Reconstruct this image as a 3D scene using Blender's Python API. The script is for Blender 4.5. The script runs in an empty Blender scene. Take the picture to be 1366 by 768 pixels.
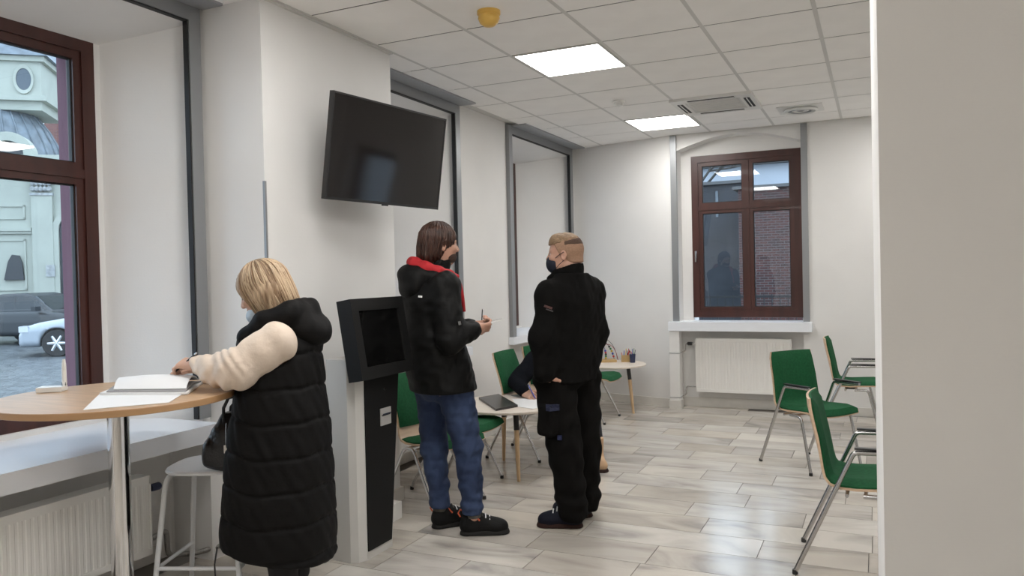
import bpy, bmesh, math, random
import numpy as np
from mathutils import Vector, Matrix
random.seed(7)
scene = bpy.context.scene
COL = scene.collection
PI = math.pi
R = math.radians
# ------------------------------------------------------------------ camera
cam_d = bpy.data.cameras.new('camera'); cam = bpy.data.objects.new('camera', cam_d); COL.objects.link(cam)
cam_d.sensor_width = 36.0; cam_d.lens = 36.0 * 1041.53 / 1366.0; cam_d.clip_start = .05; cam_d.clip_end = 300
_a, _b, _c = .438171, -.0157064, -.0224516
_f = Vector((-math.sin(_a)*math.cos(_b), math.cos(_a)*math.cos(_b), math.sin(_b)))
_r = Vector((math.cos(_a), math.sin(_a), 0)); _u = _r.cross(_f)
_r2 = math.cos(_c)*_r + math.sin(_c)*_u; _u2 = -math.sin(_c)*_r + math.cos(_c)*_u
cam.matrix_world = Matrix(((_r2.x, _u2.x, -_f.x, 2.798), (_r2.y, _u2.y, -_f.y, -4.067), (_r2.z, _u2.z, -_f.z, 1.4373), (0, 0, 0, 1)))
scene.camera = cam
# ------------------------------------------------------------------ sky and exposure
world = bpy.data.worlds.new('overcast_sky'); scene.world = world; world.use_nodes = True
_bg = world.node_tree.nodes['Background']; _bg.inputs[0].default_value = (.68, .83, 1.0, 1); _bg.inputs[1].default_value = 2.55
scene.view_settings.view_transform = 'Standard'; scene.view_settings.look = 'None'
scene.view_settings.gamma = 1; scene.view_settings.use_curve_mapping = False
scene.view_settings.exposure = 0.60
scene.cycles.diffuse_bounces = 8; scene.cycles.max_bounces = 14; scene.cycles.transparent_max_bounces = 16
PANEL = 13.5           # brightness of the ceiling light panels
H = 2.885             # ceiling height
# ------------------------------------------------------------------ materials
def mat(name, col, rough=.5, metal=0.0, var=0.0, vscale=8.0, bump=0.0, bscale=200.0, spec=.5, coat=0.0, emit=None, estr=0.0, stretch=None, col2=None):
    m = bpy.data.materials.new(name); m.use_nodes = True
    nt = m.node_tree; b = nt.nodes['Principled BSDF']
    b.inputs['Base Color'].default_value = (*col, 1); b.inputs['Roughness'].default_value = rough
    b.inputs['Metallic'].default_value = metal; b.inputs['Specular IOR Level'].default_value = spec
    b.inputs['Coat Weight'].default_value = coat
    if emit: b.inputs['Emission Color'].default_value = (*emit, 1); b.inputs['Emission Strength'].default_value = estr
    if var or bump or col2:
        tc = nt.nodes.new('ShaderNodeTexCoord'); mp = nt.nodes.new('ShaderNodeMapping')
        nt.links.new(tc.outputs['Object'], mp.inputs[0])
        if stretch: mp.inputs['Scale'].default_value = stretch
    if var or col2:
        n = nt.nodes.new('ShaderNodeTexNoise'); n.inputs['Scale'].default_value = vscale; n.inputs['Detail'].default_value = 5
        nt.links.new(mp.outputs[0], n.inputs['Vector'])
        r = nt.nodes.new('ShaderNodeValToRGB'); nt.links.new(n.outputs['Fac'], r.inputs[0])
        c2 = col2 if col2 else tuple(max(0, min(1, c*(1+var))) for c in col)
        c1 = col if col2 else tuple(c*(1-var) for c in col)
        r.color_ramp.elements[0].position = .35; r.color_ramp.elements[1].position = .65
        r.color_ramp.elements[0].color = (*c1, 1); r.color_ramp.elements[1].color = (*c2, 1)
        nt.links.new(r.outputs[0], b.inputs['Base Color'])
    if bump:
        n2 = nt.nodes.new('ShaderNodeTexNoise'); n2.inputs['Scale'].default_value = bscale; n2.inputs['Detail'].default_value = 3
        nt.links.new(mp.outputs[0], n2.inputs['Vector'])
        bp = nt.nodes.new('ShaderNodeBump'); bp.inputs['Strength'].default_value = bump; bp.inputs['Distance'].default_value = .01
        nt.links.new(n2.outputs['Fac'], bp.inputs['Height']); nt.links.new(bp.outputs[0], b.inputs['Normal'])
    return m
M = {}
M['wall'] = mat('wall_paint', (.76, .752, .738), .85, var=.015, vscale=3, bump=.05, bscale=120)
M['ceil'] = mat('ceiling_tile', (.90, .885, .865), .9, bump=.12, bscale=260, var=.02, vscale=4)
M['tee'] = mat('ceiling_grid', (.62, .61, .59), .5)
M['grout'] = mat('floor_grout', (.16, .145, .13), .9)
M['alu'] = mat('grey_aluminium', (.30, .31, .32), .38, .55)
M['alu_box'] = mat('grey_shutter_box', (.33, .34, .36), .45, .3)
M['gasket'] = mat('black_rubber', (.015, .015, .016), .6)
M['brown'] = mat('brown_window_wood', (.052, .0155, .0115), .38, var=.2, vscale=14, stretch=(1, 1, .1), coat=.05)
M['sill'] = mat('white_sill', (.84, .87, .92), .25)
M['rad'] = mat('white_enamel', (.86, .85, .82), .32)
M['skirt'] = mat('skirting_stone', (.66, .64, .60), .3, var=.06, vscale=6)
M['mauve'] = mat('mauve_render', (.20, .105, .135), .9, bump=.1, bscale=60)
M['chrome'] = mat('chrome', (.72, .72, .73), .12, 1.0)
M['chrome_d'] = mat('brushed_steel', (.48, .475, .47), .25, 1.0)
M['green'] = mat('green_upholstery', (.012, .088, .034), .85, var=.12, vscale=60, bump=.12, bscale=500, spec=.2)
M['ply'] = mat('beech_plywood', (.60, .43, .29), .45, var=.08, vscale=5, stretch=(1, 1, 12))
M['beech'] = mat('beech_wood', (.62, .43, .25), .45, var=.1, vscale=7, stretch=(10, 10, 1))
M['blackpl'] = mat('black_plastic', (.016, .016, .017), .4)
M['tabletop'] = mat('birch_tabletop', (.72, .64, .56), .4, var=.03, vscale=4, stretch=(1, 9, 1))
M['oak'] = mat('oak_veneer', (.50, .325, .19), .38, var=.09, vscale=4, stretch=(1.2, 10, 1))
M['oakedge'] = mat('oak_edge_band', (.40, .235, .115), .45)
M['paper'] = mat('white_paper', (.78, .78, .78), .7)
M['whitepl'] = mat('white_plastic', (.74, .74, .72), .35)
M['stoolw'] = mat('white_lacquer', (.72, .735, .75), .3)
M['slot'] = mat('light_grey_plastic', (.42, .41, .40), .45)
M['kiosk'] = mat('grey_powder_coat', (.60, .59, .565), .55, bump=.05, bscale=600)
M['kioskb'] = mat('black_powder_coat', (.0095, .0095, .0095), .55, spec=.22)
M['screen'] = mat('black_glass_screen', (.004, .004, .004), .04, coat=.5)
M['tv'] = mat('tv_bezel', (.012, .011, .011), .3)
M['tvscreen'] = mat('tv_screen', (.012, .010, .010), .07)
M['leather'] = mat('black_leather', (.009, .009, .011), .32, bump=.35, bscale=90)
M['skin'] = mat('skin', (.50, .28, .20), .5, var=.07, vscale=18)
M['skin_w'] = mat('skin_fair', (.52, .31, .22), .5, var=.07, vscale=18)
M['coat'] = mat('black_quilted_nylon', (.005, .0046, .0046), .66, bump=.3, bscale=28, spec=.14)
M['cream'] = mat('cream_sleeve', (.66, .55, .455), .85, var=.03, vscale=12, bump=.5, bscale=30)
M['jacket'] = mat('black_softshell', (.0055, .0055, .0055), .62, bump=.4, bscale=16, spec=.16)
M['jacket2'] = mat('black_fleece', (.005, .0047, .0045), .9, bump=.35, bscale=14, spec=.1)
M['red'] = mat('red_lining', (.42, .012, .018), .8, bump=.2, bscale=60)
M['denim'] = mat('blue_denim', (.010, .021, .062), .85, col2=(.030, .052, .118), vscale=5, bump=.35, bscale=26)
M['work'] = mat('black_work_trousers', (.0055, .005, .0047), .9, bump=.4, bscale=18, spec=.1)
M['sweater'] = mat('dark_sweater', (.008, .009, .012), .95, bump=.3, bscale=60, spec=.08)
M['blond'] = mat('blond_hair', (.24, .15, .085), .45, col2=(.50, .365, .235), vscale=9, stretch=(6, 6, .6), bump=.4, bscale=24)
M['brownhair'] = mat('brown_hair', (.020, .0075, .005), .38, col2=(.062, .024, .014), vscale=16, stretch=(6, 6, .9), bump=.5, bscale=30)
M['crop'] = mat('cropped_hair', (.20, .125, .07), .6, col2=(.28, .18, .10), vscale=60, bump=.5, bscale=220)
M['fade'] = mat('shaved_hair', (.30, .175, .11), .7, var=.1, vscale=120)
M['hairdark'] = mat('dark_crop_line', (.075, .04, .024), .7, bump=.5, bscale=220)
M['maskw'] = mat('surgical_mask', (.50, .60, .70), .8, bump=.3, bscale=40, stretch=(1, 1, 6))
M['maskb'] = mat('navy_mask', (.010, .013, .026), .85)
M['shoe'] = mat('black_shoe', (.007, .007, .007), .7, bump=.2, bscale=160, spec=.2)
M['shoe_n'] = mat('navy_shoe', (.006, .007, .015), .7, bump=.2, bscale=160, spec=.2)
M['sole'] = mat('dark_sole', (.02, .019, .018), .8, spec=.2)
M['sole_b'] = mat('brown_sole', (.03, .014, .011), .8, spec=.2)
M['orange'] = mat('orange_lace', (.55, .10, .04), .7)
M['sock'] = mat('grey_sock', (.09, .085, .075), .9)
M['beige'] = mat('beige_suede_boot', (.50, .33, .20), .85, var=.08, vscale=20)
M['eye'] = mat('eye_white', (.6, .58, .55), .2)
M['navy'] = mat('navy_plastic', (.015, .024, .075), .4)
M['yellowpl'] = mat('amber_dome', (.72, .45, .10), .4)
M['pine'] = mat('pine_block', (.50, .34, .15), .5, var=.08, vscale=10)
M['zinc'] = mat('galvanised_pipe', (.30, .29, .275), .38, .8, bump=.6, bscale=90)
M['folder'] = mat('black_folder', (.030, .028, .028), .32)
def glass_mat(name, tint, refl, rough=0.0):
    m = bpy.data.materials.new(name); m.use_nodes = True; nt = m.node_tree; nt.nodes.clear()
    o = nt.nodes.new('ShaderNodeOutputMaterial'); mx = nt.nodes.new('ShaderNodeMixShader')
    t = nt.nodes.new('ShaderNodeBsdfTransparent'); t.inputs[0].default_value = (*tint, 1)
    g = nt.nodes.new('ShaderNodeBsdfGlossy'); g.inputs['Roughness'].default_value = rough
    lw = nt.nodes.new('ShaderNodeLayerWeight'); lw.inputs[0].default_value = .5
    pw_ = nt.nodes.new('ShaderNodeMath'); pw_.operation = 'POWER'; pw_.inputs[1].default_value = 4.0; nt.links.new(lw.outputs['Facing'], pw_.inputs[0])
    ma = nt.nodes.new('ShaderNodeMath'); ma.operation = 'MULTIPLY_ADD'; ma.inputs[1].default_value = .8; ma.inputs[2].default_value = refl; nt.links.new(pw_.outputs[0], ma.inputs[0])
    nt.links.new(ma.outputs[0], mx.inputs[0]); nt.links.new(t.outputs[0], mx.inputs[1]); nt.links.new(g.outputs[0], mx.inputs[2])
    nt.links.new(mx.outputs[0], o.inputs[0]); return m
M['glass'] = glass_mat('window_glass', (.94, .97, .98), .036)
def emis(name, col, s):
    m = bpy.data.materials.new(name); m.use_nodes = True; nt = m.node_tree; nt.nodes.clear()
    o = nt.nodes.new('ShaderNodeOutputMaterial'); e = nt.nodes.new('ShaderNodeEmission')
    e.inputs[0].default_value = (*col, 1); e.inputs[1].default_value = s; nt.links.new(e.outputs[0], o.inputs[0]); return m
M['panel'] = emis('led_diffuser', (1.0, .98, .95), PANEL)
def marble():
    m = bpy.data.materials.new('veined_marble'); m.use_nodes = True; nt = m.node_tree; b = nt.nodes['Principled BSDF']
    N = nt.nodes.new; L = nt.links.new
    geo = N('ShaderNodeNewGeometry'); oi = N('ShaderNodeObjectInfo')
    cmb = N('ShaderNodeCombineXYZ'); mul = N('ShaderNodeMath'); mul.operation = 'MULTIPLY'; mul.inputs[1].default_value = 57
    L(oi.outputs['Random'], mul.inputs[0]); L(mul.outputs[0], cmb.inputs[0]); L(mul.outputs[0], cmb.inputs[1])
    add = N('ShaderNodeVectorMath'); add.operation = 'ADD'; L(geo.outputs['Position'], add.inputs[0]); L(cmb.outputs[0], add.inputs[1])
    mp = N('ShaderNodeMapping'); mp.inputs['Rotation'].default_value = (0, 0, .5); mp.inputs['Scale'].default_value = (.9, 2.6, 1); L(add.outputs[0], mp.inputs[0])
    n1 = N('ShaderNodeTexNoise'); n1.inputs['Scale'].default_value = 1.25; n1.inputs['Detail'].default_value = 7; n1.inputs['Distortion'].default_value = 1.6; L(mp.outputs[0], n1.inputs['Vector'])
    r1 = N('ShaderNodeValToRGB'); L(n1.outputs['Fac'], r1.inputs[0])
    e = r1.color_ramp.elements; e[0].position = .28; e[0].color = (.32, .305, .295, 1); e[1].position = .60; e[1].color = (.60, .575, .54, 1)
    k = e.new(.42); k.color = (.49, .467, .435, 1)
    # per slab tone
    r2 = N('ShaderNodeValToRGB'); L(oi.outputs['Random'], r2.inputs[0]); e2 = r2.color_ramp.elements
    e2[0].position = 0; e2[0].color = (.66, .65, .645, 1); e2[1].position = 1; e2[1].color = (1.08, 1.06, 1.02, 1)
    for p_, c_ in ((.15, (.9, .86, .81, 1)), (.35, (1.03, 1.02, 1.0, 1)), (.5, (.80, .78, .765, 1)), (.68, (1.02, 1.0, .97, 1)), (.85, (.92, .87, .80, 1))):
        z = e2.new(p_); z.color = c_
    mx = N('ShaderNodeMix'); mx.data_type = 'RGBA'; mx.blend_type = 'MULTIPLY'; mx.inputs[0].default_value = 1
    L(r1.outputs[0], mx.inputs[6]); L(r2.outputs[0], mx.inputs[7]); L(mx.outputs[2], b.inputs['Base Color'])
    n3 = N('ShaderNodeTexNoise'); n3.inputs['Scale'].default_value = 2.2; n3.inputs['Detail'].default_value = 4; L(geo.outputs['Position'], n3.inputs['Vector'])
    mr = N('ShaderNodeMapRange'); mr.inputs[3].default_value = .13; mr.inputs[4].default_value = .30; L(n3.outputs['Fac'], mr.inputs[0]); L(mr.outputs[0], b.inputs['Roughness'])
    return m
M['marble'] = marble()
def brick_mat(name, c1, c2, mortar, scale, rough=.9):
    m = bpy.data.materials.new(name); m.use_nodes = True; nt = m.node_tree; b = nt.nodes['Principled BSDF']
    tc = nt.nodes.new('ShaderNodeTexCoord'); mp = nt.nodes.new('ShaderNodeMapping'); nt.links.new(tc.outputs['Object'], mp.inputs[0])
    mp.inputs['Rotation'].default_value = (PI/2, 0, 0)
    t = nt.nodes.new('ShaderNodeTexBrick'); t.inputs['Scale'].default_value = scale
    t.inputs['Color1'].default_value = (*c1, 1); t.inputs['Color2'].default_value = (*c2, 1); t.inputs['Mortar'].default_value = (*mortar, 1)
    t.inputs['Mortar Size'].default_value = .018; t.inputs['Brick Width'].default_value = .5; t.inputs['Row Height'].default_value = .16
    nt.links.new(mp.outputs[0], t.inputs['Vector']); nt.links.new(t.outputs['Color'], b.inputs['Base Color']); b.inputs['Roughness'].default_value = rough
    bp = nt.nodes.new('ShaderNodeBump'); bp.inputs['Strength'].default_value = .5; bp.inputs['Distance'].default_value = .02; bp.invert = True
    nt.links.new(t.outputs['Fac'], bp.inputs['Height']); nt.links.new(bp.outputs[0], b.inputs['Normal']); return m
M['brick'] = brick_mat('shaded_red_brick', (.085, .032, .028), (.05, .026, .025), (.11, .10, .10), 3.2)  # brick tones darkened to carry the shade of the yard
# ------------------------------------------------------------------ mesh helpers
class B:
    def __init__(s): s.bm = bmesh.new()
    def box(s, x0, x1, y0, y1, z0, z1, rot=None):
        vs = [s.bm.verts.new((x, y, z)) for z in (z0, z1) for y in (y0, y1) for x in (x0, x1)]
        for f in ((0, 2, 3, 1), (4, 5, 7, 6), (0, 1, 5, 4), (2, 6, 7, 3), (0, 4, 6, 2), (1, 3, 7, 5)): s.bm.faces.new([vs[i] for i in f])
        return s
    def prism(s, poly, z0, z1):
        lo = [s.bm.verts.new((x, y, z0)) for x, y in poly]; hi = [s.bm.verts.new((x, y, z1)) for x, y in poly]; n = len(poly)
        s.bm.faces.new(lo[::-1]); s.bm.faces.new(hi)
        for i in range(n): s.bm.faces.new((lo[i], lo[(i+1) % n], hi[(i+1) % n], hi[i]))
        return s
    def prism_ax(s, poly, a0, a1, axis):   # poly in the two other axes, extruded along axis
        def P(p, a): return (a, p[0], p[1]) if axis == 0 else (p[0], a, p[1])
        lo = [s.bm.verts.new(P(p, a0)) for p in poly]; hi = [s.bm.verts.new(P(p, a1)) for p in poly]; n = len(poly)
        s.bm.faces.new(lo); s.bm.faces.new(hi[::-1])
        for i in range(n): s.bm.faces.new((lo[i], hi[i], hi[(i+1) % n], lo[(i+1) % n]))
        return s
    def tube(s, pts, r, n=10, cap=True):
        pts = [Vector(p) for p in pts]; rs = r if isinstance(r, (list, tuple)) else [r]*len(pts)
        t0 = (pts[1]-pts[0]).normalized(); up = Vector((0, 0, 1)) if abs(t0.z) < .9 else Vector((1, 0, 0))
        nx = t0.cross(up).normalized(); rings = []
        for i, p in enumerate(pts):
            if i == 0: t = pts[1]-pts[0]
            elif i == len(pts)-1: t = pts[-1]-pts[-2]
            else: t = (pts[i+1]-p).normalized()+(p-pts[i-1]).normalized()
            t.normalize(); nx = (nx-t*nx.dot(t)).normalized(); ny = t.cross(nx)
            rings.append([s.bm.verts.new(p+(nx*math.cos(2*PI*k/n)+ny*math.sin(2*PI*k/n))*rs[i]) for k in range(n)])
        for a, b in zip(rings, rings[1:]):
            for k in range(n): s.bm.faces.new((a[k], a[(k+1) % n], b[(k+1) % n], b[k]))
        if cap: s.bm.faces.new(rings[0][::-1]); s.bm.faces.new(rings[-1])
        return s
    def lathe(s, prof, n=24, c=(0, 0, 0), sy=1.0, cap=True):
        rings = []
        for r, z in prof:
            rings.append([s.bm.verts.new((c[0]+r*math.cos(2*PI*k/n), c[1]+sy*r*math.sin(2*PI*k/n), c[2]+z)) for k in range(n)] if r > 1e-6 else [s.bm.verts.new((c[0], c[1], c[2]+z))])
        for a, b in zip(rings, rings[1:]):
            for k in range(n):
                if len(a) == 1 and len(b) == 1: continue
                if len(a) == 1: s.bm.faces.new((a[0], b[k], b[(k+1) % n]))
                elif len(b) == 1: s.bm.faces.new((a[k], a[(k+1) % n], b[0]))
                else: s.bm.faces.new((a[k], a[(k+1) % n], b[(k+1) % n], b[k]))
        if cap and len(rings[0]) > 1: s.bm.faces.new(rings[0][::-1])
        if cap and len(rings[-1]) > 1: s.bm.faces.new(rings[-1])
        return s
    def xf(s, m): bmesh.ops.transform(s.bm, matrix=m, verts=s.bm.verts); return s
    def bev(s, w, seg=2, ang=.5):
        es = [e for e in s.bm.edges if len(e.link_faces) == 2 and e.calc_face_angle(0) > ang]
        bmesh.ops.bevel(s.bm, geom=es, offset=w, segments=seg, profile=.5, affect='EDGES', clamp_overlap=True); return s
    def out(s, name, m, parent=None, smooth=False, loc=None, rz=0):
        bmesh.ops.recalc_face_normals(s.bm, faces=s.bm.faces)
        me = bpy.data.meshes.new(name); s.bm.to_mesh(me); s.bm.free(); me.materials.append(M[m] if isinstance(m, str) else m)
        if smooth:
            for p in me.polygons: p.use_smooth = True
            if smooth != 'all':
                try: me.set_sharp_from_angle(angle=R(38))
                except Exception: pass
        o = bpy.data.objects.new(name, me); COL.objects.link(o)
        if parent: o.parent = parent
        if loc: o.location = loc
        o.rotation_euler.z = rz
        return o
def tag(o, label, cat, group=None):
    o['label'] = label; o['category'] = cat
    if group: o['group'] = group
    return o
def struct(o): o['kind'] = 'structure'; return o
def empty(name, loc=(0, 0, 0), rz=0.0):
    o = bpy.data.objects.new(name, None); COL.objects.link(o); o.location = loc; o.rotation_euler.z = rz; o.empty_display_size = .1; return o
def copy_tree(o, parent=None):
    c = o.copy(); COL.objects.link(c); c.parent = parent
    for ch in o.children: copy_tree(ch, c)
    return c
def link(name, me, parent=None, loc=(0, 0, 0), sc=(1, 1, 1)):
    o = bpy.data.objects.new(name, me); COL.objects.link(o); o.parent = parent; o.location = loc; o.scale = sc; return o
def arcpts(pts, rad, n=5):
    """round the corners of a polyline"""
    P = [Vector(p) for p in pts]; o = [P[0]]
    for i in range(1, len(P)-1):
        a = (P[i-1]-P[i]).normalized(); b = (P[i+1]-P[i]).normalized(); d = min(rad, (P[i-1]-P[i]).length*.49, (P[i+1]-P[i]).length*.49)
        s, e = P[i]+a*d, P[i]+b*d
        for k in range(n+1):
            t = k/n; o.append((1-t)**2*s+2*t*(1-t)*P[i]+t*t*e)
    o.append(P[-1]); return o
# ================================================================== THE ROOM
XL, YB, XR, YF = -.40, 4.188, 6.6, -8.0
# ---- floor: slab plus marble planks
floor = struct(B().box(-1.0, XR+.1, YF-.1, YB+.75, -.2, -.004).out('floor', 'grout'))
unit = B().box(0, 1, 0, 1, -.004, 0).bm; ume = bpy.data.meshes.new('marble_plank'); bmesh.ops.recalc_face_normals(unit, faces=unit.faces); unit.to_mesh(ume); unit.free(); ume.materials.append(M['marble'])
known = {-.05: [.55, 1.28, 2.231], .23: [.72, 1.15, 1.891, 2.755], .51: [.35, .95, 1.745, 2.4], .79: [.6, 1.3, 2.046, 2.75], 1.07: [.4, 1.12, 1.954, 2.6], 1.35: [.62, 1.217, 1.664, 2.14, 2.9], -.33: [.42, 1.092, 1.737, 2.43], -.61: [.49, 1.2, 1.715, 2.5], -.89: [.10, .506, .912, 1.75, 2.4]}
k = -11
while -.05+.28*k < 4.65:
    y0 = -.05+.28*k; key = round(y0, 2); y1 = y0+.28; lim = 4.4 if y1 < YB+.2 else .9; ends = known.get(key)
    if ends is None:
        ends = []; x = -.36+random.uniform(-.4, .2)
        while x < lim: x += random.uniform(.42, .9); ends.append(x)
    else:
        x = ends[-1]; ends = list(ends)
        while x < 4.4: x += random.uniform(.45, .9); ends.append(x)
    x = -.44
    for e in ends:
        if e-x > .08: link('marble_plank', ume, floor, (x+.002, y0+.002, 0), (e-x-.004, y1-y0-.004, 1)); x = e
    k += 1
me_rest = B().box(4.2, XR, -3.2, YB, -.0045, -.0022).out('marble_field', 'marble', floor)
B().box(-.9, XR, YF, -3.13, -.0045, -.0008).out('marble_field', 'marble', floor)
# ---- ceiling grid
ceil = struct(B().box(-1.0, XR+.1, YF-.1, YB+.75, H+.012, H+.2).out('ceiling', 'tee'))
tl = B().box(-.3, .3, -.3055, .3055, -.012, 0).bev(.003, 1).bm; tme = bpy.data.meshes.new('ceiling_tile'); tl.to_mesh(tme); tl.free(); tme.materials.append(M['ceil'])
lights = {(1, 1), (1, 5), (1, -3), (1, -7), (1, -11), (3, -3), (5, 1), (5, 5), (5, -11)}  # one unseen panel near the TV pillar, another far behind, added to brighten walls
skip = lights | {(2, 4)}
for i in range(-1, 7):
    for j in range(-5, 8):
        if j == 7 and i > 1: continue
        if (i, j) in skip: continue
        x0, y0 = .625*i, .625*j
        if i == -1: link('ceiling_tile', tme, ceil, (x0+.4725, y0+.3125, H+.012), (.475, 1, 1)); continue
        if j == 6 and i > 1: link('ceiling_tile', tme, ceil, (x0+.3125, (y0+YB)/2, H+.012), (1, (YB-y0)/.625, 1)); continue
        link('ceiling_tile', tme, ceil, (x0+.3125, y0+.3125, H+.012))
M['gap'] = mat('shadow_gap', (.10, .10, .10), .9)
for i in range(0, 7):
    B().box(.625*i-.012, .625*i+.012, -3.2, YB if i > 1 else 4.72, H-.0005, H+.012).out('grid_bar', 'tee', ceil)
for j in range(-5, 8):
    B().box(-.15, 4.39 if j < 7 else .8, .625*j-.007, .625*j+.007, H+.002, H+.013).out('cross_bar', 'gap', ceil)  # dark strips laid in the tile gaps, painting the shade of open joints
B().box(-.9, XR, YF, -3.13, H, H+.013).out('ceiling_field', 'ceil', ceil)
B().box(4.39, XR, -3.13, YB, H, H+.0128).out('ceiling_field', 'ceil', ceil)
for n, (x0, x1, y0, y1) in enumerate(((-.029, -.005, -.98, .19), (.82, XR, YB-.02, YB))):
    struct(B().box(x0, x1, y0, y1, H-.008, H+.004).out('trim_%d' % (n+1), 'tee'))
# ---- left wall with three deep window niches
WIN = [dict(y0=-2.85, y1=-1.03, s0=.22, s1=.25, sill=.725), dict(y0=-.02, y1=1.70, s0=.40, s1=.45, sill=.85), dict(y0=2.70, y1=4.40, s0=.40, s1=.42, sill=.85)]
XI = [-.45, XL, XL]; XW = -.90
wl = B(); EX = -1.215
def pier(ya, yb, sa, sb, xi):
    wl.prism([(xi, ya), (xi, yb), (XW, yb+sb), (-1.0, yb+sb), (-1.0, ya-sa), (XW, ya-sa)], -.2, 3.3)
pier(YF-.1, WIN[0]['y0'], 0, WIN[0]['s0'], XL)
wl.prism([(-.45, -1.03), (-.45, -.98), (-.03, -.98), (-.03, .19), (XL, .19), (XL, -.02), (XW, .38), (-1.0, .38), (-1.0, -1.28), (XW, -1.28), (XW, -1.235)], -.2, 3.3)
pier(WIN[1]['y1'], WIN[2]['y0'], WIN[1]['s1'], WIN[2]['s0'], XL)
pier(WIN[2]['y1'], YB+.8, WIN[2]['s1'], 0, XL)
for w, xi in zip(WIN, XI):
    a, b, c, d = w['y0'], w['y1'], w['y0']+w['s0'], w['y1']-w['s1']
    # lintel with sloping soffit
    wl.prism_ax([(xi, 2.80), (XW, 2.70), (-1.0, 2.70), (-1.0, 3.3), (xi, 3.3)], a-.01, b+.01, 1)
    xb = -.62 if w is WIN[0] else -.56
    wl.prism_ax([(xb, -.2), (xb, w['sill']-.10), (-1.0, w['sill']-.05), (-1.0, -.2)], a-.02, b+.02, 1)
for w in WIN: wl.box(-1.0, -.872, w['y0']+w['s0']-.02, w['y1']-w['s1']+.02, .4, (w['sill']+.021 if w is not WIN[0] else .751))
wall_left = struct(wl.out('wall_left', 'wall'))
# outer mauve skin of the house with its openings
ex = B()
edges = [(YF-.1, WIN[0]['y0']+.22), (WIN[0]['y1']-.225, WIN[1]['y0']+.40), (WIN[1]['y1']-.48, WIN[2]['y0']+.40), (WIN[2]['y1']-.44, YB+2.2)]
for a, b in edges: ex.prism([(-1.0, a), (-1.0, b), (EX, b), (EX, a)], -.5, 3.4)
for w in WIN: ex.box(EX, -1.0, w['y0'], w['y1'], 2.70, 3.4); ex.box(EX, -1.0, w['y0'], w['y1'], -.5, w['sill']-.04)
struct(ex.out('wall_exterior', 'mauve'))
# windows of the left wall
def casement(name, cx, cz, w, h, vert, rails, rot, loc, th=.075, hinge=None):
    """wooden window in local x (width) / z, origin bottom centre"""
    fr = B(); o = .07
    fr.box(-w/2, -w/2+o, -th/2, th/2, 0, h); fr.box(w/2-o, w/2, -th/2, th/2, 0, h); fr.box(-w/2+o, w/2-o, -th/2, th/2, 0, o); fr.box(-w/2+o, w/2-o, -th/2, th/2, h-o, h)
    root = struct(fr.bev(.006, 1).out(name, 'brown', None, True, loc, rot))
    xs = [-w/2+o]+[v for v in vert]+[w/2-o]; zs = [o]+rails+[h-o]; s = .042
    for iz in range(len(zs)-1):
        for ix in range(len(xs)-1):
            xa, xb, za, zb = xs[ix], xs[ix+1], zs[iz], zs[iz+1]
            if ix: xa += .014
            if ix < len(xs)-2: xb -= .014
            if iz: za += .014
            if iz < len(zs)-2: zb -= .014
            sa = B(); t2 = th/2-.012
            sa.box(xa, xa+s, -t2, t2, za, zb).box(xb-s, xb, -t2, t2, za, zb).box(xa+s, xb-s, -t2, t2, za, za+s).box(xa+s, xb-s, -t2, t2, zb-s, zb)
            so = sa.bev(.006, 1).out('sash', 'brown', root, True)
            B().box(xa+s-.004, xb-s+.004, -.003, .003, za+s-.004, zb-s+.004).out('pane', 'glass', so)
            g = B(); e = .007
            g.box(xa+s, xa+s+e, -.01, .01, za+s, zb-s).box(xb-s-e, xb-s, -.01, .01, za+s, zb-s).box(xa+s, xb-s, -.01, .01, za+s, za+s+e).box(xa+s, xb-s, -.01, .01, zb-s-e, zb-s)
            g.out('gasket', 'gasket', so)
    for v in vert: B().box(v-.016, v+.016, -th/2+.004, th/2-.004, o, h-o).out('mullion', 'brown', root)
    for v in rails: B().box(-w/2+o, w/2-o, -th/2+.002, th/2-.002, v-.022, v+.022).out('transom', 'brown', root)
    return root
for n, w in enumerate(WIN):
    a, b = w['y0']+w['s0'], w['y1']-w['s1']; z0 = w['sill']+.02 if n else .75
    casement('window_%d' % (n+1), 0, 0, b-a+.02, 2.71-z0, [0.0], [2.01-z0], PI/2, (-.935, (a+b)/2, z0))
# interior shutter frames (grey aluminium) and box above each niche
def shutter(n, a, b, xi, zb):
    f = B(); f.box(xi-.02, xi+.018, b, b+.075, zb, H-.003); f.box(xi-.02, xi+.018, a-.075, a, zb, H-.003)
    f.box(xi-.02, xi+.018, a, b, H-.085, H-.003)
    o = struct(f.bev(.003, 1).out('trim_%d' % n, 'alu'))
    g = B(); g.box(xi-.018, xi+.012, b-.008, b, zb, H-.085); g.box(xi-.018, xi+.012, a, a+.008, zb, H-.085); g.box(xi-.018, xi+.012, a, b, H-.092, H-.085)
    g.out('gasket', 'gasket', o)
    B().box(xi+.02, xi+.165, max(a-.02, a), b+.09, H-.012, H+.004).bev(.002, 1).out('shutter_box', 'alu_box', o)
shutter(3, -2.78, -1.085, -.43, .725); shutter(4, .20, 1.645, XL+.02, .85); shutter(5, 2.76, 4.32, XL+.02, .85)
# window sills
def sill(n, x0, x1, y0, y1, zt, t, m='sill'):
    return struct(B().box(x0, x1, y0, y1, zt-t, zt).bev(.006, 2).out('sill_%d' % n, m, None, True))
sill(1, -.88, -.235, -2.95, -1.12, .725, .085); sill(2, -.88, -.30, .195, 1.74, .85, .07); sill(3, -.88, -.34, 2.66, 4.42, .85, .07)
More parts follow.
